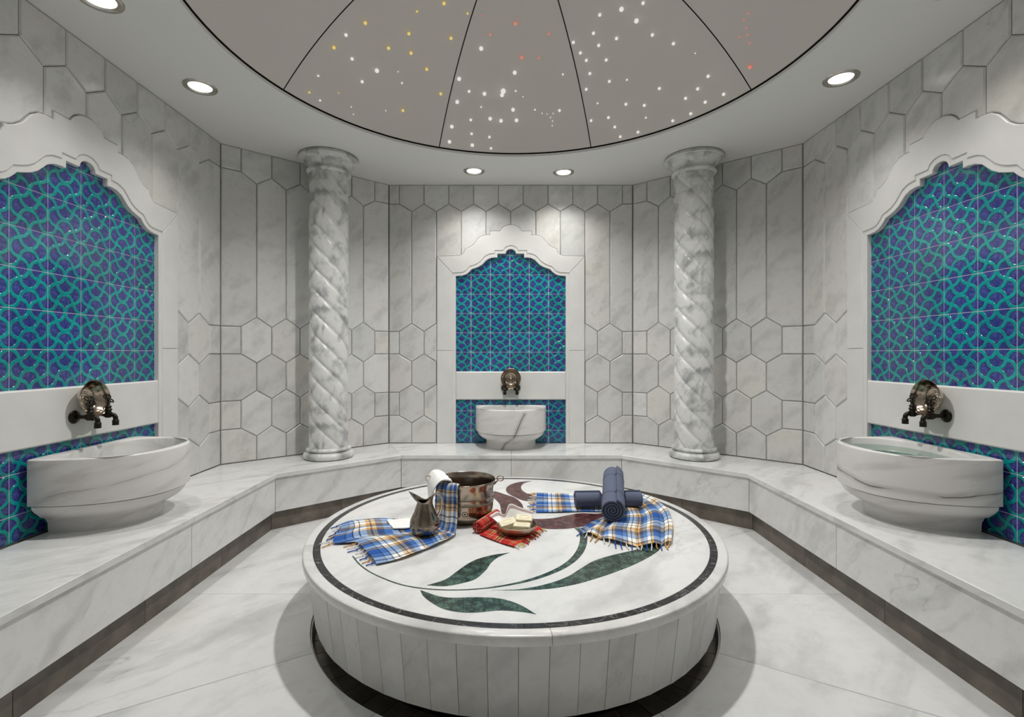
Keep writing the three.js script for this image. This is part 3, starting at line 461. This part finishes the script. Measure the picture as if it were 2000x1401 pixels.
// ---------------------------------------------------------------- round platform
{
  const t = thing('marble_platform', 'large round marble massage platform with inlaid tulip in the middle of the room', 'platform');
  mesh('plinth', lathe([[0, FL - 0.066], [0.9, FL - 0.066], [0.9, 0.035], [0, 0.035]], 96), M.kick, t);
  mesh('core', lathe([[0, 0.032], [1.012, 0.032], [1.05, 0.312], [0, 0.312]], 120), M.grout, t);
  const n = 62, rT = 1.076, rB = 1.038;
  for (let k = 0; k < n; k++) {
    const a0 = (k + 0.006) / n * Math.PI * 2, a1 = (k + 0.994) / n * Math.PI * 2, am = (a0 + a1) / 2, e = rr(-0.0008, 0.0008), w0 = rB * Math.sin((a1 - a0) / 2), w1 = rT * Math.sin((a1 - a0) / 2), Hh = 0.285, tilt = Math.atan2(rT - rB, Hh);
    const g = plate([[-w0, 0], [w0, 0], [w1, Hh - 0.003], [-w1, Hh - 0.003]], -0.024, 0, 0.0012); g.rotateX(tilt); g.translate(0, 0.028, rB * Math.cos((a1 - a0) / 2) + e + 0.002); g.rotateY(am);
    mesh('side_panel', g, pick(M.panel), t);
  }
  const arcPts = (r, a0, a1, m) => Array.from({ length: m + 1 }, (_, i) => { const a = a0 + (a1 - a0) * i / m; return [r * Math.cos(a), r * Math.sin(a)]; });
  const joints = [84, 164, 262, 344].map((d) => d * Math.PI / 180);
  for (let k = 0; k < 4; k++) {
    const a0 = joints[k] + 0.0008, a1 = (k < 3 ? joints[k + 1] : joints[0] + 2 * Math.PI) - 0.0008;
    if (!k) mesh('top_slab', lying(arcPts(1.0145, 0, Math.PI * 2, 160).slice(0, -1).reverse(), TOP, 0.038, 0.0006), M.platform, t);
    // rim piece: swept profile with a rounded outer edge
    const prof = [[1.0495, 0.314], [1.0495, TOP], [1.087, TOP], [1.0918, TOP - 0.0016], [1.095, TOP - 0.005], [1.0962, TOP - 0.01], [1.0962, 0.320], [1.094, 0.3145], [1.089, 0.313]], m = 44, rows = [];
    for (let i = 0; i <= m; i++) { const a = a0 + (a1 - a0) * i / m; rows.push(prof.map(([r, y]) => [r * Math.cos(a), y, r * Math.sin(a)])); }
    const off = rr(0, 5); let g = rings(rows, (i, j, p) => [a0 + (a1 - a0) * i / m + off, p[1] + Math.hypot(p[0], p[2])], true, true); g = toCreasedNormals(g, 0.7); mesh('rim', g, M.platform, t);
  }
  for (let k = 0, a = 0.1; a < 0.1 + Math.PI * 2 - 0.02; k++) { const L = Math.min(rr(0.14, 0.24), 0.1 + Math.PI * 2 - a); const a0 = a + 0.0006, a1 = a + L - 0.0006; a += L; if (a1 - a0 < 0.01) continue; mesh('border_inlay', lying([...arcPts(1.049, a0, a1, 8), ...arcPts(1.0155, a1, a0, 8)].reverse(), TOP, 0.02, 0.0003), M.black, t); }
  const spline = (a, n = 90) => cat([...a, a[0]].map((p) => [p[0], 0, p[1]]), n).slice(0, -1).map((p) => [p.x, p.z]);
  const cw = (p) => { let s = 0; p.forEach((q, i) => { const r = p[(i + 1) % p.length]; s += q[0] * r[1] - r[0] * q[1]; }); return s > 0 ? p.slice().reverse() : p; };
  const inlay = (name, pts, mat, top = TOP + 0.0006) => mesh(name, lying(cw(pts), top, 0.003, 0.0002), mat, t);
  // each half of a leaf outline is smoothed by itself so that the tips stay sharp
  const leaf = (a, cut) => [...cat(a.slice(0, cut + 1).map((p) => [p[0], 0, p[1]]), 36).map((p) => [p.x, p.z]).slice(0, -1), ...cat([...a.slice(cut), a[0]].map((p) => [p[0], 0, p[1]]), 36).map((p) => [p.x, p.z]).slice(0, -1)];
  inlay('leaf_inlay', leaf([[-0.025, 0.388], [-0.101, 0.414], [-0.174, 0.461], [-0.216, 0.512], [-0.263, 0.601], [-0.302, 0.674], [-0.372, 0.726], [-0.295, 0.734], [-0.23, 0.709], [-0.177, 0.674], [-0.153, 0.632], [-0.127, 0.566], [-0.114, 0.512], [-0.081, 0.444]], 6), M.green);
  inlay('leaf_inlay', leaf([[-0.102, 0.769], [0.016, 0.758], [0.128, 0.713], [0.219, 0.647], [0.288, 0.566], [0.362, 0.484], [0.469, 0.414], [0.579, 0.359], [0.688, 0.291], [0.739, 0.28], [0.708, 0.35], [0.65, 0.42], [0.536, 0.526], [0.428, 0.607], [0.329, 0.671], [0.238, 0.721], [0.124, 0.758], [0.016, 0.769]], 9), M.green);
  inlay('leaf_inlay', leaf([[-0.391, 0.767], [-0.285, 0.826], [-0.153, 0.826], [-0.064, 0.838], [0.005, 0.88], [0.069, 0.955], [0.028, 0.941], [-0.063, 0.927], [-0.146, 0.941], [-0.205, 0.941], [-0.274, 0.918], [-0.332, 0.866], [-0.372, 0.813]], 5), M.green);
  const st = cat([[-0.769, 0, 0.43], [-0.718, 0, 0.51], [-0.651, 0, 0.59], [-0.571, 0, 0.659], [-0.478, 0, 0.72], [-0.382, 0, 0.754], [-0.268, 0, 0.767], [-0.146, 0, 0.756], [-0.01, 0, 0.713], [0.105, 0, 0.647], [0.221, 0, 0.539], [0.3, 0, 0.408], [0.349, 0, 0.253], [0.365, 0, 0.123], [0.348, 0, 0.053]], 70);
  const L1 = [], L2 = []; st.forEach((p, i) => { const q = st[Math.min(i + 1, st.length - 1)], o = st[Math.max(0, i - 1)], d = new THREE.Vector2(q.x - o.x, q.z - o.z).normalize(), f = i / (st.length - 1), w = 0.0035 + 0.0155 * smooth(0.45, 0.85, f); L1.push([p.x - d.y * w, p.z + d.x * w]); L2.push([p.x + d.y * w, p.z - d.x * w]); });
  inlay('stem_inlay', [...L1, ...L2.reverse()], M.green, TOP + 0.0012);
  inlay('petal_inlay', spline([[-0.163, -0.615], [-0.129, -0.678], [-0.054, -0.603], [0.008, -0.53], [0.055, -0.394], [0.064, -0.279], [0.079, -0.117], [0.126, -0.099], [0.225, -0.111], [0.318, -0.163], [0.403, -0.201], [0.496, -0.191], [0.612, -0.23], [0.517, -0.064], [0.367, 0.037], [0.245, 0.069], [0.12, 0.053], [0.017, 0.021], [-0.055, -0.09], [-0.074, -0.23], [-0.089, -0.394]]), M.red);
  inlay('petal_inlay', spline([[0.145, -0.957], [0.052, -0.927], [-0.018, -0.846], [-0.046, -0.744], [-0.036, -0.64], [0.008, -0.545], [0.067, -0.461], [0.126, -0.438], [0.202, -0.484], [0.206, -0.53], [0.151, -0.558], [0.1, -0.621], [0.068, -0.704], [0.064, -0.812], [0.093, -0.902]]), M.red, TOP + 0.001);
}

// ---------------------------------------------------------------- things on the platform
const LET = { font: 'sans-serif' };
function printed(w, h, bg, draw) { const c = document.createElement('canvas'); c.width = w; c.height = h; const x = c.getContext('2d'); x.fillStyle = bg; x.fillRect(0, 0, w, h); draw(x, w, h); const t = new THREE.CanvasTexture(c); t.colorSpace = THREE.SRGBColorSpace; t.wrapS = THREE.RepeatWrapping; return t; }
function wordmark(x, cx, cy, s, col) {      // ring with a dot for the Q, then the other letters, a rule and a row of tiny marks
  x.strokeStyle = col; x.fillStyle = col; x.lineWidth = s * 0.11;
  x.beginPath(); x.arc(cx - s * 1.55, cy, s * 0.42, 0, 7); x.stroke(); x.beginPath(); x.arc(cx - s * 1.55, cy, s * 0.16, 0, 7); x.fill(); x.beginPath(); x.moveTo(cx - s * 1.32, cy + s * 0.25); x.lineTo(cx - s * 1.08, cy + s * 0.5); x.stroke();
  x.font = `${Math.round(s * 1.05)}px sans-serif`; x.textAlign = 'left'; x.textBaseline = 'alphabetic'; x.fillText('ualia', cx - s * 1.0, cy + s * 0.42);
  x.lineWidth = s * 0.05; x.beginPath(); x.moveTo(cx - s * 2, cy + s * 0.72); x.lineTo(cx + s * 1.6, cy + s * 0.72); x.stroke();
}
const metal = (map, extra = {}) => new THREE.MeshStandardMaterial({ map, color: 0xffffff, metalness: 1, roughness: 0.34, ...extra });
{ // bucket
  const t = thing('metal_bucket', 'polished metal bucket with two ring handles and dark lettering', 'bucket', [-0.287, TOP + 0.0007, -0.109]);
  const pts = [[0, 0.004], [0.1, 0.004], [0.118, 0.0], [0.126, 0.003], [0.143, 0.016], [0.157, 0.036], [0.165, 0.06], [0.1675, 0.085], [0.166, 0.105], [0.171, 0.109], [0.171, 0.113], [0.167, 0.116], [0.1665, 0.138], [0.171, 0.141], [0.1715, 0.145], [0.1665, 0.149], [0.169, 0.188], [0.172, 0.2], [0.177, 0.212], [0.180, 0.222], [0.181, 0.229], [0.179, 0.232], [0.1765, 0.229], [0.1735, 0.214], [0.166, 0.195], [0.164, 0.1], [0.160, 0.05], [0.14, 0.018], [0.1, 0.008], [0, 0.008]];
  const g = lathe(pts, 96); { const u = g.attributes.uv, p = g.attributes.position; for (let i = 0; i < u.count; i++) u.setY(i, p.getY(i) / 0.24); }
  const map = printed(2048, 512, '#a89a8b', (x, w, h) => {
    wordmark(x, w * 0.066, h * (1 - 0.075 / 0.24), 66, '#2a211b');
    x.strokeStyle = '#6f6254'; x.lineWidth = 4; for (let i = 0; i < 150; i++) { const a = i / 150 * w; x.beginPath(); x.moveTo(a, h * (1 - 0.134 / 0.24)); x.lineTo(a + 6, h * (1 - 0.120 / 0.24)); x.stroke(); }
  });
  mesh('body', g, metal(map, { roughness: 0.2 }), t);
  for (const s of [-1, 1]) { const e = mergeGeometries([(() => { const r = new THREE.TorusGeometry(0.019, 0.0032, 8, 28); r.rotateX(0.5); r.translate(s * 0.209, 0.232, 0); return r; })(), (() => { const r = tube([[s * 0.172, 0.2, 0.012], [s * 0.186, 0.212, 0.006], [s * 0.194, 0.222, 0], [s * 0.186, 0.212, -0.006], [s * 0.172, 0.2, -0.012]], 0.004, 20, 8); return r; })()]); mesh('ring_handle', e, M.nickel, t); }
}
{ // ewer
  const t = thing('metal_ewer', 'small pear-shaped metal ewer with long spout standing on blue plaid cloth', 'ewer', [-0.468, TOP + 0.012, 0.191]);
  const n = 56, prof = [[0.048, 0], [0.05, 0.003], [0.058, 0.009], [0.07, 0.026], [0.077, 0.046], [0.0785, 0.062], [0.075, 0.082], [0.066, 0.103], [0.055, 0.124], [0.045, 0.144], [0.0385, 0.16], [0.0365, 0.172]], rows = [];
  for (const [r, y] of prof) rows.push(Array.from({ length: n }, (_, j) => { const a = j / n * Math.PI * 2; return [r * Math.sin(a), y, r * Math.cos(a)]; }));
  // flared mouth drawn out to a long lip on the left, a low lip on the right
  const rim = (f) => Array.from({ length: n }, (_, j) => { const a = j / n * Math.PI * 2, sx = Math.sin(a), l = Math.pow(Math.max(0, -sx), 2.6), r = Math.pow(Math.max(0, sx), 1.6); const R = 0.0365 + f * (0.001 + 0.045 * l + 0.012 * r); return [R * sx - f * f * 0.002 * l, 0.172 + f * (0.006 + 0.05 * l * (0.55 + 0.45 * f) + 0.036 * r), R * Math.cos(a) * (1 - 0.62 * f * l)]; });
  for (const f of [0.25, 0.5, 0.75, 1]) rows.push(rim(f));
  for (const f of [0.97, 0.7, 0.4, 0.1]) rows.push(rim(f).map(([x, y, z]) => [x * 0.94, y - 0.001, z * 0.92]));
  rows.push(rows[7].map(([x, y, z]) => [x * 0.95, y, z * 0.95]), rows[4].map(([x, y, z]) => [x * 0.96, y, z * 0.96]), rows[2].map(([x, y, z]) => [x * 0.9, y, z * 0.9]));
  const map = printed(1024, 512, '#958a7d', (x, w, h) => wordmark(x, w * 0.07, h * 0.76, 44, '#4a2f26'));
  const g = rings(rows, (i, j, p) => [j / n, clamp(p[1] / 0.24)], true, true); mesh('body', g, metal(map, { roughness: 0.11 }), t);
  mesh('handle', tube([[0.043, 0.205, 0], [0.066, 0.222, 0], [0.085, 0.205, 0], [0.088, 0.165, 0], [0.08, 0.125, 0], [0.066, 0.098, 0]], 0.0055, 40, 10), M.nickel, t);
}
// woven cloths
function plaid(seq, total, dark) {       // seq: [width, r, g, b]
  const at = (x) => { let s = ((x % 1) + 1) % 1 * total; for (const q of seq) { if (s < q[0]) return q; s -= q[0]; } return seq[0]; };
  return texture(512, (u, v) => { const a = at(u), b = at(v + 0.13), w = (Math.floor(u * 256) + Math.floor(v * 256)) % 2, k = w ? 0.62 : 0.38, n = 8 * fbm(u * 40, v * 40, 40, 40, 2); return [a[1] * k + b[1] * (1 - k) + n, a[2] * k + b[2] * (1 - k) + n, a[3] * k + b[3] * (1 - k) + n]; });
}
const blueSeq = [[16, 22, 78, 160], [2, 20, 30, 60], [9, 84, 126, 186], [2, 20, 30, 60], [8, 236, 236, 232], [2, 30, 34, 50], [8, 236, 236, 232], [5, 205, 150, 70], [2, 60, 40, 40], [5, 210, 160, 90], [8, 62, 66, 84], [9, 84, 126, 186], [8, 236, 236, 232], [2, 30, 34, 50], [5, 205, 150, 70]];
const redSeq = [[22, 178, 22, 26], [2, 240, 200, 120], [3, 90, 14, 18], [2, 240, 200, 120], [10, 190, 28, 30], [3, 225, 190, 110], [3, 50, 40, 30], [3, 225, 190, 110], [3, 60, 50, 30], [3, 235, 225, 190]];
const sum = (s) => s.reduce((a, q) => a + q[0], 0);
const weave = texture(128, (u, v) => { const h = 128 + 60 * Math.sin(u * Math.PI * 64) * Math.sin(v * Math.PI * 64); return [h, h, h]; }, false); 
const cloth = (map) => new THREE.MeshPhysicalMaterial({ map, roughness: 0.9, sheen: 0.3, sheenRoughness: 0.6 });
M.bluePlaid = cloth(plaid(blueSeq, sum(blueSeq))); M.redPlaid = cloth(plaid(redSeq, sum(redSeq)));
M.whiteCloth = new THREE.MeshPhysicalMaterial({ color: 0xf1f0ec, roughness: 0.95, sheen: 0.3 });
M.fringe = { blue: [[30, 80, 165], [200, 150, 80], [225, 222, 215]], red: [[180, 30, 30], [215, 185, 110], [222, 212, 190]] };
// cloth ribbon through stations [[ax,ay,az],[bx,by,bz]]; fold(u,v) displaces along the normal-ish up vector
function ribbon(st, fold, nu, nv, th, uvs) {
  const A = new THREE.CatmullRomCurve3(st.map((s) => new THREE.Vector3(...s[0])), false, 'centripetal'), B = new THREE.CatmullRomCurve3(st.map((s) => new THREE.Vector3(...s[1])), false, 'centripetal');
  const f = (u, v) => { const a = A.getPoint(u), b = B.getPoint(u), p = a.clone().lerp(b, v), d = fold(u, v); return p.add(new THREE.Vector3(d[0], d[1], d[2])); };
  const g = sheet(f, nu, nv, th, uvs); g.userData.at = f; return g;
}
function fringe(name, geo, u, n, len, cols, parent, dir) {
  const byCol = cols.map(() => []);
  for (let i = 0; i < n; i++) { const v = (i + 0.5) / n, p = geo.userData.at(u, v), q = geo.userData.at(u === 0 ? 0.03 : 0.97, v), d = p.clone().sub(q).setY(0).normalize(), s = new THREE.Vector3(-d.z, 0, d.x), L = len * rr(0.7, 1.25), k = rr(-0.5, 0.5), y = TOP + 0.004;
    const P0 = p.clone(), P1 = p.clone().addScaledVector(d, L * 0.35).addScaledVector(s, L * 0.1 * k).setY(y + 0.003), P2 = p.clone().addScaledVector(d, L * 0.7).addScaledVector(s, L * 0.35 * k).setY(y + 0.002), P3 = p.clone().addScaledVector(d, L).addScaledVector(s, L * 0.5 * k).setY(y);
    const g = tube([P0, P1, P2, P3].map((w) => [w.x, w.y, w.z]), 0.0028, 6, 5), c = Math.floor(rnd() * cols.length); byCol[c].push(g);
    const kn = new THREE.SphereGeometry(0.0052, 8, 6); kn.translate(P1.x, P1.y + 0.001, P1.z); byCol[c].push(kn.toNonIndexed ? kn : kn);
  }
  byCol.forEach((gs, i) => { if (!gs.length) return; const m = mesh(name, mergeGeometries(gs.map((g) => g.index ? g.toNonIndexed() : g)), new THREE.MeshStandardMaterial({ color: new THREE.Color(cols[i][0] / 255, cols[i][1] / 255, cols[i][2] / 255).convertSRGBToLinear(), roughness: 0.95 }), parent); m.userData.kind = 'stuff'; });
}
{ // blue plaid cloth under the ewer, running up over the bucket's rim
  const t = thing('plaid_cloth', 'blue, white and tan plaid cloth running from the bucket rim under the ewer', 'cloth', [0, 0, 0]);
  const y = TOP;
  const st = [[[-0.975, y + 0.005, 0.02], [-0.625, y + 0.005, 0.54]], [[-0.9, y + 0.006, -0.055], [-0.52, y + 0.006, 0.473]], [[-0.72, y + 0.006, -0.065], [-0.436, y + 0.006, 0.377]], [[-0.56, y + 0.006, -0.02], [-0.372, y + 0.006, 0.30]], [[-0.458, y + 0.008, 0.07], [-0.318, y + 0.008, 0.205]], [[-0.437, y + 0.03, 0.072], [-0.305, y + 0.03, 0.155]], [[-0.43, y + 0.14, 0.052], [-0.302, y + 0.14, 0.1]], [[-0.425, y + 0.225, 0.035], [-0.303, y + 0.225, 0.088]], [[-0.408, y + 0.247, 0.0], [-0.3, y + 0.247, 0.068]], [[-0.39, y + 0.225, -0.03], [-0.295, y + 0.225, 0.035]], [[-0.382, y + 0.15, -0.035], [-0.293, y + 0.15, 0.03]]];
  const g = ribbon(st, (u, v) => { const flat = 1 - smooth(0.36, 0.46, u), e = Math.hypot(u - 0.27, v - 0.5); const a = flat * 0.013 * (0.3 + 0.7 * smooth(0.05, 0.2, e)) * Math.pow(Math.abs(Math.sin(v * Math.PI * 3.4 + 1.1 * Math.sin(v * 5) + u * 2.2)), 0.8) + 0.002 * Math.sin(u * 40 + v * 9) * flat, h = (1 - flat) * 0.007 * Math.sin(v * Math.PI * 4 + 1) * (1 - smooth(0.7, 0.85, u)); const out = Math.max(0, 1 - u / 0.3) * (v < 0.52 ? smooth(0.05, 0.5, v) * (1 - smooth(0.47, 0.52, v)) : 0), step = flat * Math.max(0, 1 - u / 0.4) * 0.009 * smooth(0.47, 0.53, v) * (1 - smooth(0.6, 0.8, v)); return [-h * 0.4 - 0.10 * out, a + 0.001 * flat + step, h + 0.004 * (1 - flat) + 0.03 * out]; }, 150, 90, 0.0016, [4.4, 2.4]);
  mesh('weave', g, M.bluePlaid, t); fringe('fringe', g, 0, 16, 0.055, M.fringe.blue, t);
}
{ // white towel folded over the bucket rim
  const t = thing('white_towel', 'plain white towel hanging over the left of the bucket rim', 'towel');
  const y = TOP;
  const st = [[[-0.715, y + 0.021, -0.01], [-0.65, y + 0.021, 0.118]], [[-0.62, y + 0.022, -0.035], [-0.575, y + 0.022, 0.112]], [[-0.545, y + 0.022, -0.06], [-0.522, y + 0.022, 0.075]], [[-0.5, y + 0.04, -0.09], [-0.472, y + 0.04, 0.045]], [[-0.492, y + 0.12, -0.11], [-0.45, y + 0.12, 0.05]], [[-0.497, y + 0.225, -0.13], [-0.43, y + 0.22, 0.06]], [[-0.468, y + 0.272, -0.14], [-0.388, y + 0.264, 0.06]], [[-0.41, y + 0.264, -0.13], [-0.34, y + 0.258, 0.05]], [[-0.40, y + 0.19, -0.12], [-0.345, y + 0.19, 0.0]]];
  const g = ribbon(st, (u, v) => { const h = 0.006 * Math.sin(v * Math.PI * 3 + u * 2); return [-Math.abs(h) * smooth(0.4, 0.55, u), h * (1 - smooth(0.4, 0.5, u)) * 0.3, 0]; }, 80, 30, 0.005, [1, 1]);
  mesh('terry', g, M.whiteCloth, t);
}
{ // blue plaid cloth under the two rolled towels
  const t = thing('plaid_cloth', 'blue, white and tan plaid cloth fanned out beneath the rolled navy towels', 'cloth');
  const y = TOP + 0.005, st = [[[0.135, y, -0.20], [0.165, y, -0.62]], [[0.27, y, -0.205], [0.30, y, -0.60]], [[0.45, y, -0.22], [0.48, y, -0.58]], [[0.56, y, -0.2], [0.70, y, -0.62]], [[0.50, y, -0.08], [0.88, y, -0.56]], [[0.43, y, 0.02], [0.93, y, -0.26]], [[0.37, y, 0.1], [0.88, y, 0.02]], [[0.345, y, 0.125], [0.785, y, 0.29]]];
  const g = ribbon(st, (u, v) => { const e = smooth(0.45, 0.75, u), k = 0.4 + 0.6 * e; return [0, k * 0.018 * Math.pow(Math.abs(Math.sin(v * Math.PI * 4.2 + 1.3 * Math.sin(v * 6) + u * 2.2)), 0.9) * (1 - 0.75 * smooth(0.16, 0.26, u) * (1 - smooth(0.5, 0.66, u))), (u > 0.9 ? (u - 0.9) * 10 : 0) * 0.11 * Math.sin(v * Math.PI)]; }, 130, 110, 0.0016, [4.0, 2.4]);
  mesh('weave', g, M.bluePlaid, t); fringe('fringe', g, 0, 12, 0.05, M.fringe.blue, t); fringe('fringe', g, 1, 18, 0.05, M.fringe.blue, t);
}
// rolled towels: a spiral section swept along the roll
function spiralRoll(R, turns, L, steps, layer) {
  const a = [], b = [], n = Math.round(turns * 26), r0 = R - turns * layer;
  for (let i = 0; i <= n; i++) { const th = i / 26 * Math.PI * 2, r = r0 + layer * (th / (Math.PI * 2)); a.push(new THREE.Vector2(r * Math.cos(th), r * Math.sin(th))); b.push(new THREE.Vector2((r - layer * 0.8) * Math.cos(th), (r - layer * 0.8) * Math.sin(th))); }
  const s = new THREE.Shape([...a, ...b.reverse()]);
  const bv = layer * 0.36, g = new THREE.ExtrudeGeometry(s, { depth: L - 2 * bv, steps, bevelEnabled: true, bevelThickness: bv, bevelSize: bv * 0.6, bevelOffset: -bv * 0.6, bevelSegments: 2, curveSegments: 1 });
  g.translate(0, 0, bv - L / 2); return g;
}
const terry = texture(256, (u, v) => { const h = 128 + 150 * fbm(u * 60, v * 60, 60, 60, 3); return [h, h, h]; }, false); const terryB = rep(terry, 5);
M.navy = new THREE.MeshPhysicalMaterial({ map: rep(texture(256, (u, v) => { const n = fbm(u * 50, v * 50, 50, 50, 3); return [94 + 44 * n, 101 + 45 * n, 122 + 46 * n]; }), 6), bumpMap: terryB, bumpScale: 0.003, roughness: 1, sheen: 0.4, sheenRoughness: 0.7, sheenColor: new THREE.Color(0.2, 0.23, 0.3) });
{
  const A = new THREE.Vector3(0.548, TOP + 0.084, 0.015), B = new THREE.Vector3(0.66, TOP + 0.158, -0.5), ax = B.clone().sub(A), L = ax.length(); ax.normalize();
  const t1 = thing('rolled_towel', 'rolled navy towel lying crosswise underneath the other roll', 'towel', [0, 0, 0], 0, 'rolled navy towels');
  const g1 = spiralRoll(0.052, 4.2, 0.41, 40, 0.0115); g1.rotateY(Math.PI / 2 + 0.04); g1.translate(0.585, TOP + 0.062, -0.285);
  { const p = g1.attributes.position, q = new THREE.Vector3(); for (let i = 0; i < p.count; i++) { q.fromBufferAttribute(p, i); const w = q.clone().sub(A), s = w.dot(ax), c = A.clone().addScaledVector(ax, s), dx = Math.abs(q.x - c.x); if (dx < 0.088) { const under = c.y - Math.sqrt(Math.max(0, 0.074 ** 2 - Math.min(dx, 0.0725) ** 2)) + Math.max(0, dx - 0.0725) * 4, base = TOP + 0.010; if (under < TOP + 0.114) { const f = clamp((q.y - base) / 0.104); q.y = base + f * Math.max(0.02, Math.min(0.104, under - base)); p.setY(i, q.y); } } } g1.computeVertexNormals(); }
  mesh('roll', g1, M.navy, t1);
  const t2 = thing('rolled_towel', 'rolled navy towel lying on top, its spiral end facing the viewer', 'towel', [0, 0, 0], 0, 'rolled navy towels');
  const g2 = spiralRoll(0.0725, 4.2, L, 30, 0.0158); const o = new THREE.Object3D(); o.position.copy(A.clone().lerp(B, 0.5)); o.lookAt(A.clone().addScaledVector(ax, -5)); o.updateMatrix(); g2.applyMatrix4(o.matrix); mesh('roll', g2, M.navy, t2);
  // overlapping hems wound around the roll
  const hem = (s0, s1, tilt) => { const pts = []; for (let i = 0; i <= 40; i++) { const a = -0.4 + i / 40 * (Math.PI + 0.9), tot = 4.2 * Math.PI * 2, th = tot - (((tot - a) % (Math.PI * 2)) + Math.PI * 2) % (Math.PI * 2), hr = 0.0725 - 4.2 * 0.0158 + 0.0158 * th / (Math.PI * 2) - 0.0006, p = new THREE.Vector3(hr * Math.cos(a), hr * Math.sin(a), s0 + (s1 - s0) * i / 40 + tilt * Math.sin(a)).applyMatrix4(o.matrix); pts.push([p.x, p.y, p.z]); } return tube(pts, 0.0024, 80, 6); };
  mesh('hem', hem(0.12, 0.09, 0.03), M.navy, t2); mesh('hem', hem(-0.14, -0.17, 0.025), M.navy, t2);
}
{ // red plaid cloth: rolled at one end, flat with fringe at the other
  const t = thing('plaid_cloth', 'red and yellow plaid cloth half rolled up under the soap bowl', 'cloth');
  const y = TOP + 0.005;
  const g = ribbon([[[-0.185, y, 0.165], [-0.075, y, -0.075]], [[-0.13, y, 0.225], [-0.02, y, -0.04]], [[-0.06, y, 0.29], [0.08, y, 0.0]], [[-0.005, y, 0.335], [0.15, y, 0.075]]], (u, v) => [0, 0.003 * Math.abs(Math.sin(v * 9 + u * 5)) + 0.001, 0], 40, 40, 0.0018, [1.7, 2.3]);
  mesh('weave', g, M.redPlaid, t); fringe('fringe', g, 1, 18, 0.038, M.fringe.red, t);
  const r = spiralRoll(0.033, 4, 0.24, 10, 0.0068); shiftUV(r, 0, 0, 8); const o = new THREE.Object3D(); o.position.set(-0.148, TOP + 0.037, 0.035); o.lookAt(-0.148 - 0.11, TOP + 0.037, 0.035 + 0.24); o.updateMatrix(); r.applyMatrix4(o.matrix); mesh('rolled_end', r, M.redPlaid, t);
}
{ // soap bowl
  const bx = 0.012, bz = 0.146, by = TOP + 0.012;
  const t = thing('soap_bowl', 'shallow metal bowl holding cream soap bars and a striped cloth', 'bowl', [bx, by, bz]);
  const g = lathe([[0, 0.001], [0.06, 0.001], [0.066, 0.0], [0.075, 0.003], [0.09, 0.014], [0.1, 0.03], [0.1045, 0.042], [0.106, 0.046], [0.1045, 0.0475], [0.1025, 0.0455], [0.098, 0.032], [0.088, 0.0175], [0.074, 0.007], [0.06, 0.005], [0, 0.005]], 72); { const u = g.attributes.uv, p = g.attributes.position; for (let i = 0; i < u.count; i++) u.setY(i, p.getY(i) / 0.05); }
  mesh('body', g, metal(printed(1024, 128, '#b5a898', (x, w, h) => { wordmark(x, w * 0.03, h * 0.5, 24, '#3a2e28'); })), t);
  const soapMat = new THREE.MeshPhysicalMaterial({ color: 0xe9dfc0, roughness: 0.5 });
  const sg = new RoundedBoxGeometry(0.088, 0.034, 0.056, 4, 0.006), im = new THREE.TorusGeometry(0.022, 0.0016, 6, 36); im.scale(1.2, 0.65, 1); im.rotateX(Math.PI / 2); im.translate(0, 0.017, 0);
  const im2 = new THREE.TorusGeometry(0.02, 0.0014, 6, 30); im2.scale(1.3, 0.4, 1); im2.translate(0, 0, 0.028);
  const soap = (p, rot, label) => { const s = thing('soap_bar', label, 'soap', p, 0, 'soap bars in the metal bowl'); s.rotation.set(...rot); mesh('bar', sg, soapMat, s); mesh('imprint', im, soapMat, s); mesh('imprint', im2, soapMat, s); };
  soap([bx + 0.026, by + 0.042, bz + 0.045], [0.06, -0.16, 0], 'front cream soap bar, its long side facing the viewer');
  soap([bx - 0.048, by + 0.046, bz + 0.01], [0.25, 0.35, 0.12], 'cream soap bar on the left in the bowl, tilted');
  soap([bx + 0.04, by + 0.058, bz - 0.02], [0.22, -0.1, -0.03], 'cream soap bar at the back of the bowl leaning on the cloth');
  const w = thing('wash_cloth', 'white cloth with dark red stripes standing up behind the soap bars', 'cloth');
  const X = [-0.135, -0.088, -0.052, -0.026, 0.038, 0.105];
  const C = [[[-0.135, 0.078, 0.085], [-0.09, 0.094, 0.06], [-0.052, 0.088, 0.09], [-0.024, 0.134, 0.052], [0.038, 0.112, 0.048], [0.105, 0.098, 0.07]],
    [[-0.112, 0.066, 0.1], [-0.082, 0.07, 0.085], [-0.05, 0.07, 0.1], [-0.02, 0.1, 0.068], [0.036, 0.088, 0.064], [0.098, 0.08, 0.085]],
    [[-0.09, 0.058, 0.13], [-0.07, 0.052, 0.12], [-0.045, 0.05, 0.12], [-0.015, 0.06, 0.085], [0.034, 0.055, 0.085], [0.09, 0.064, 0.1]],
    [[-0.066, 0.05, 0.185], [-0.05, 0.036, 0.17], [-0.035, 0.03, 0.15], [-0.01, 0.028, 0.11], [0.032, 0.026, 0.11], [0.08, 0.034, 0.12]]];
  const rowsC = C.map((r) => new THREE.CatmullRomCurve3(r.map((p) => new THREE.Vector3(p[0], TOP + p[1], p[2])), false, 'centripetal'));
  const f = (u, v) => { const c = new THREE.CatmullRomCurve3(rowsC.map((q) => q.getPoint(v)), false, 'centripetal'); return c.getPoint(u); };
  const map = texture(256, (u, v) => { const d = [0.1, 0.155, 0.21].some((s) => Math.abs(u - s) < 0.016); return d ? [120, 38, 48] : [244, 242, 238]; });
  mesh('weave', sheet(f, 30, 60, 0.002, [1, 1]), new THREE.MeshPhysicalMaterial({ map, roughness: 0.95 }), w);
}
renderer.render(scene, camera);
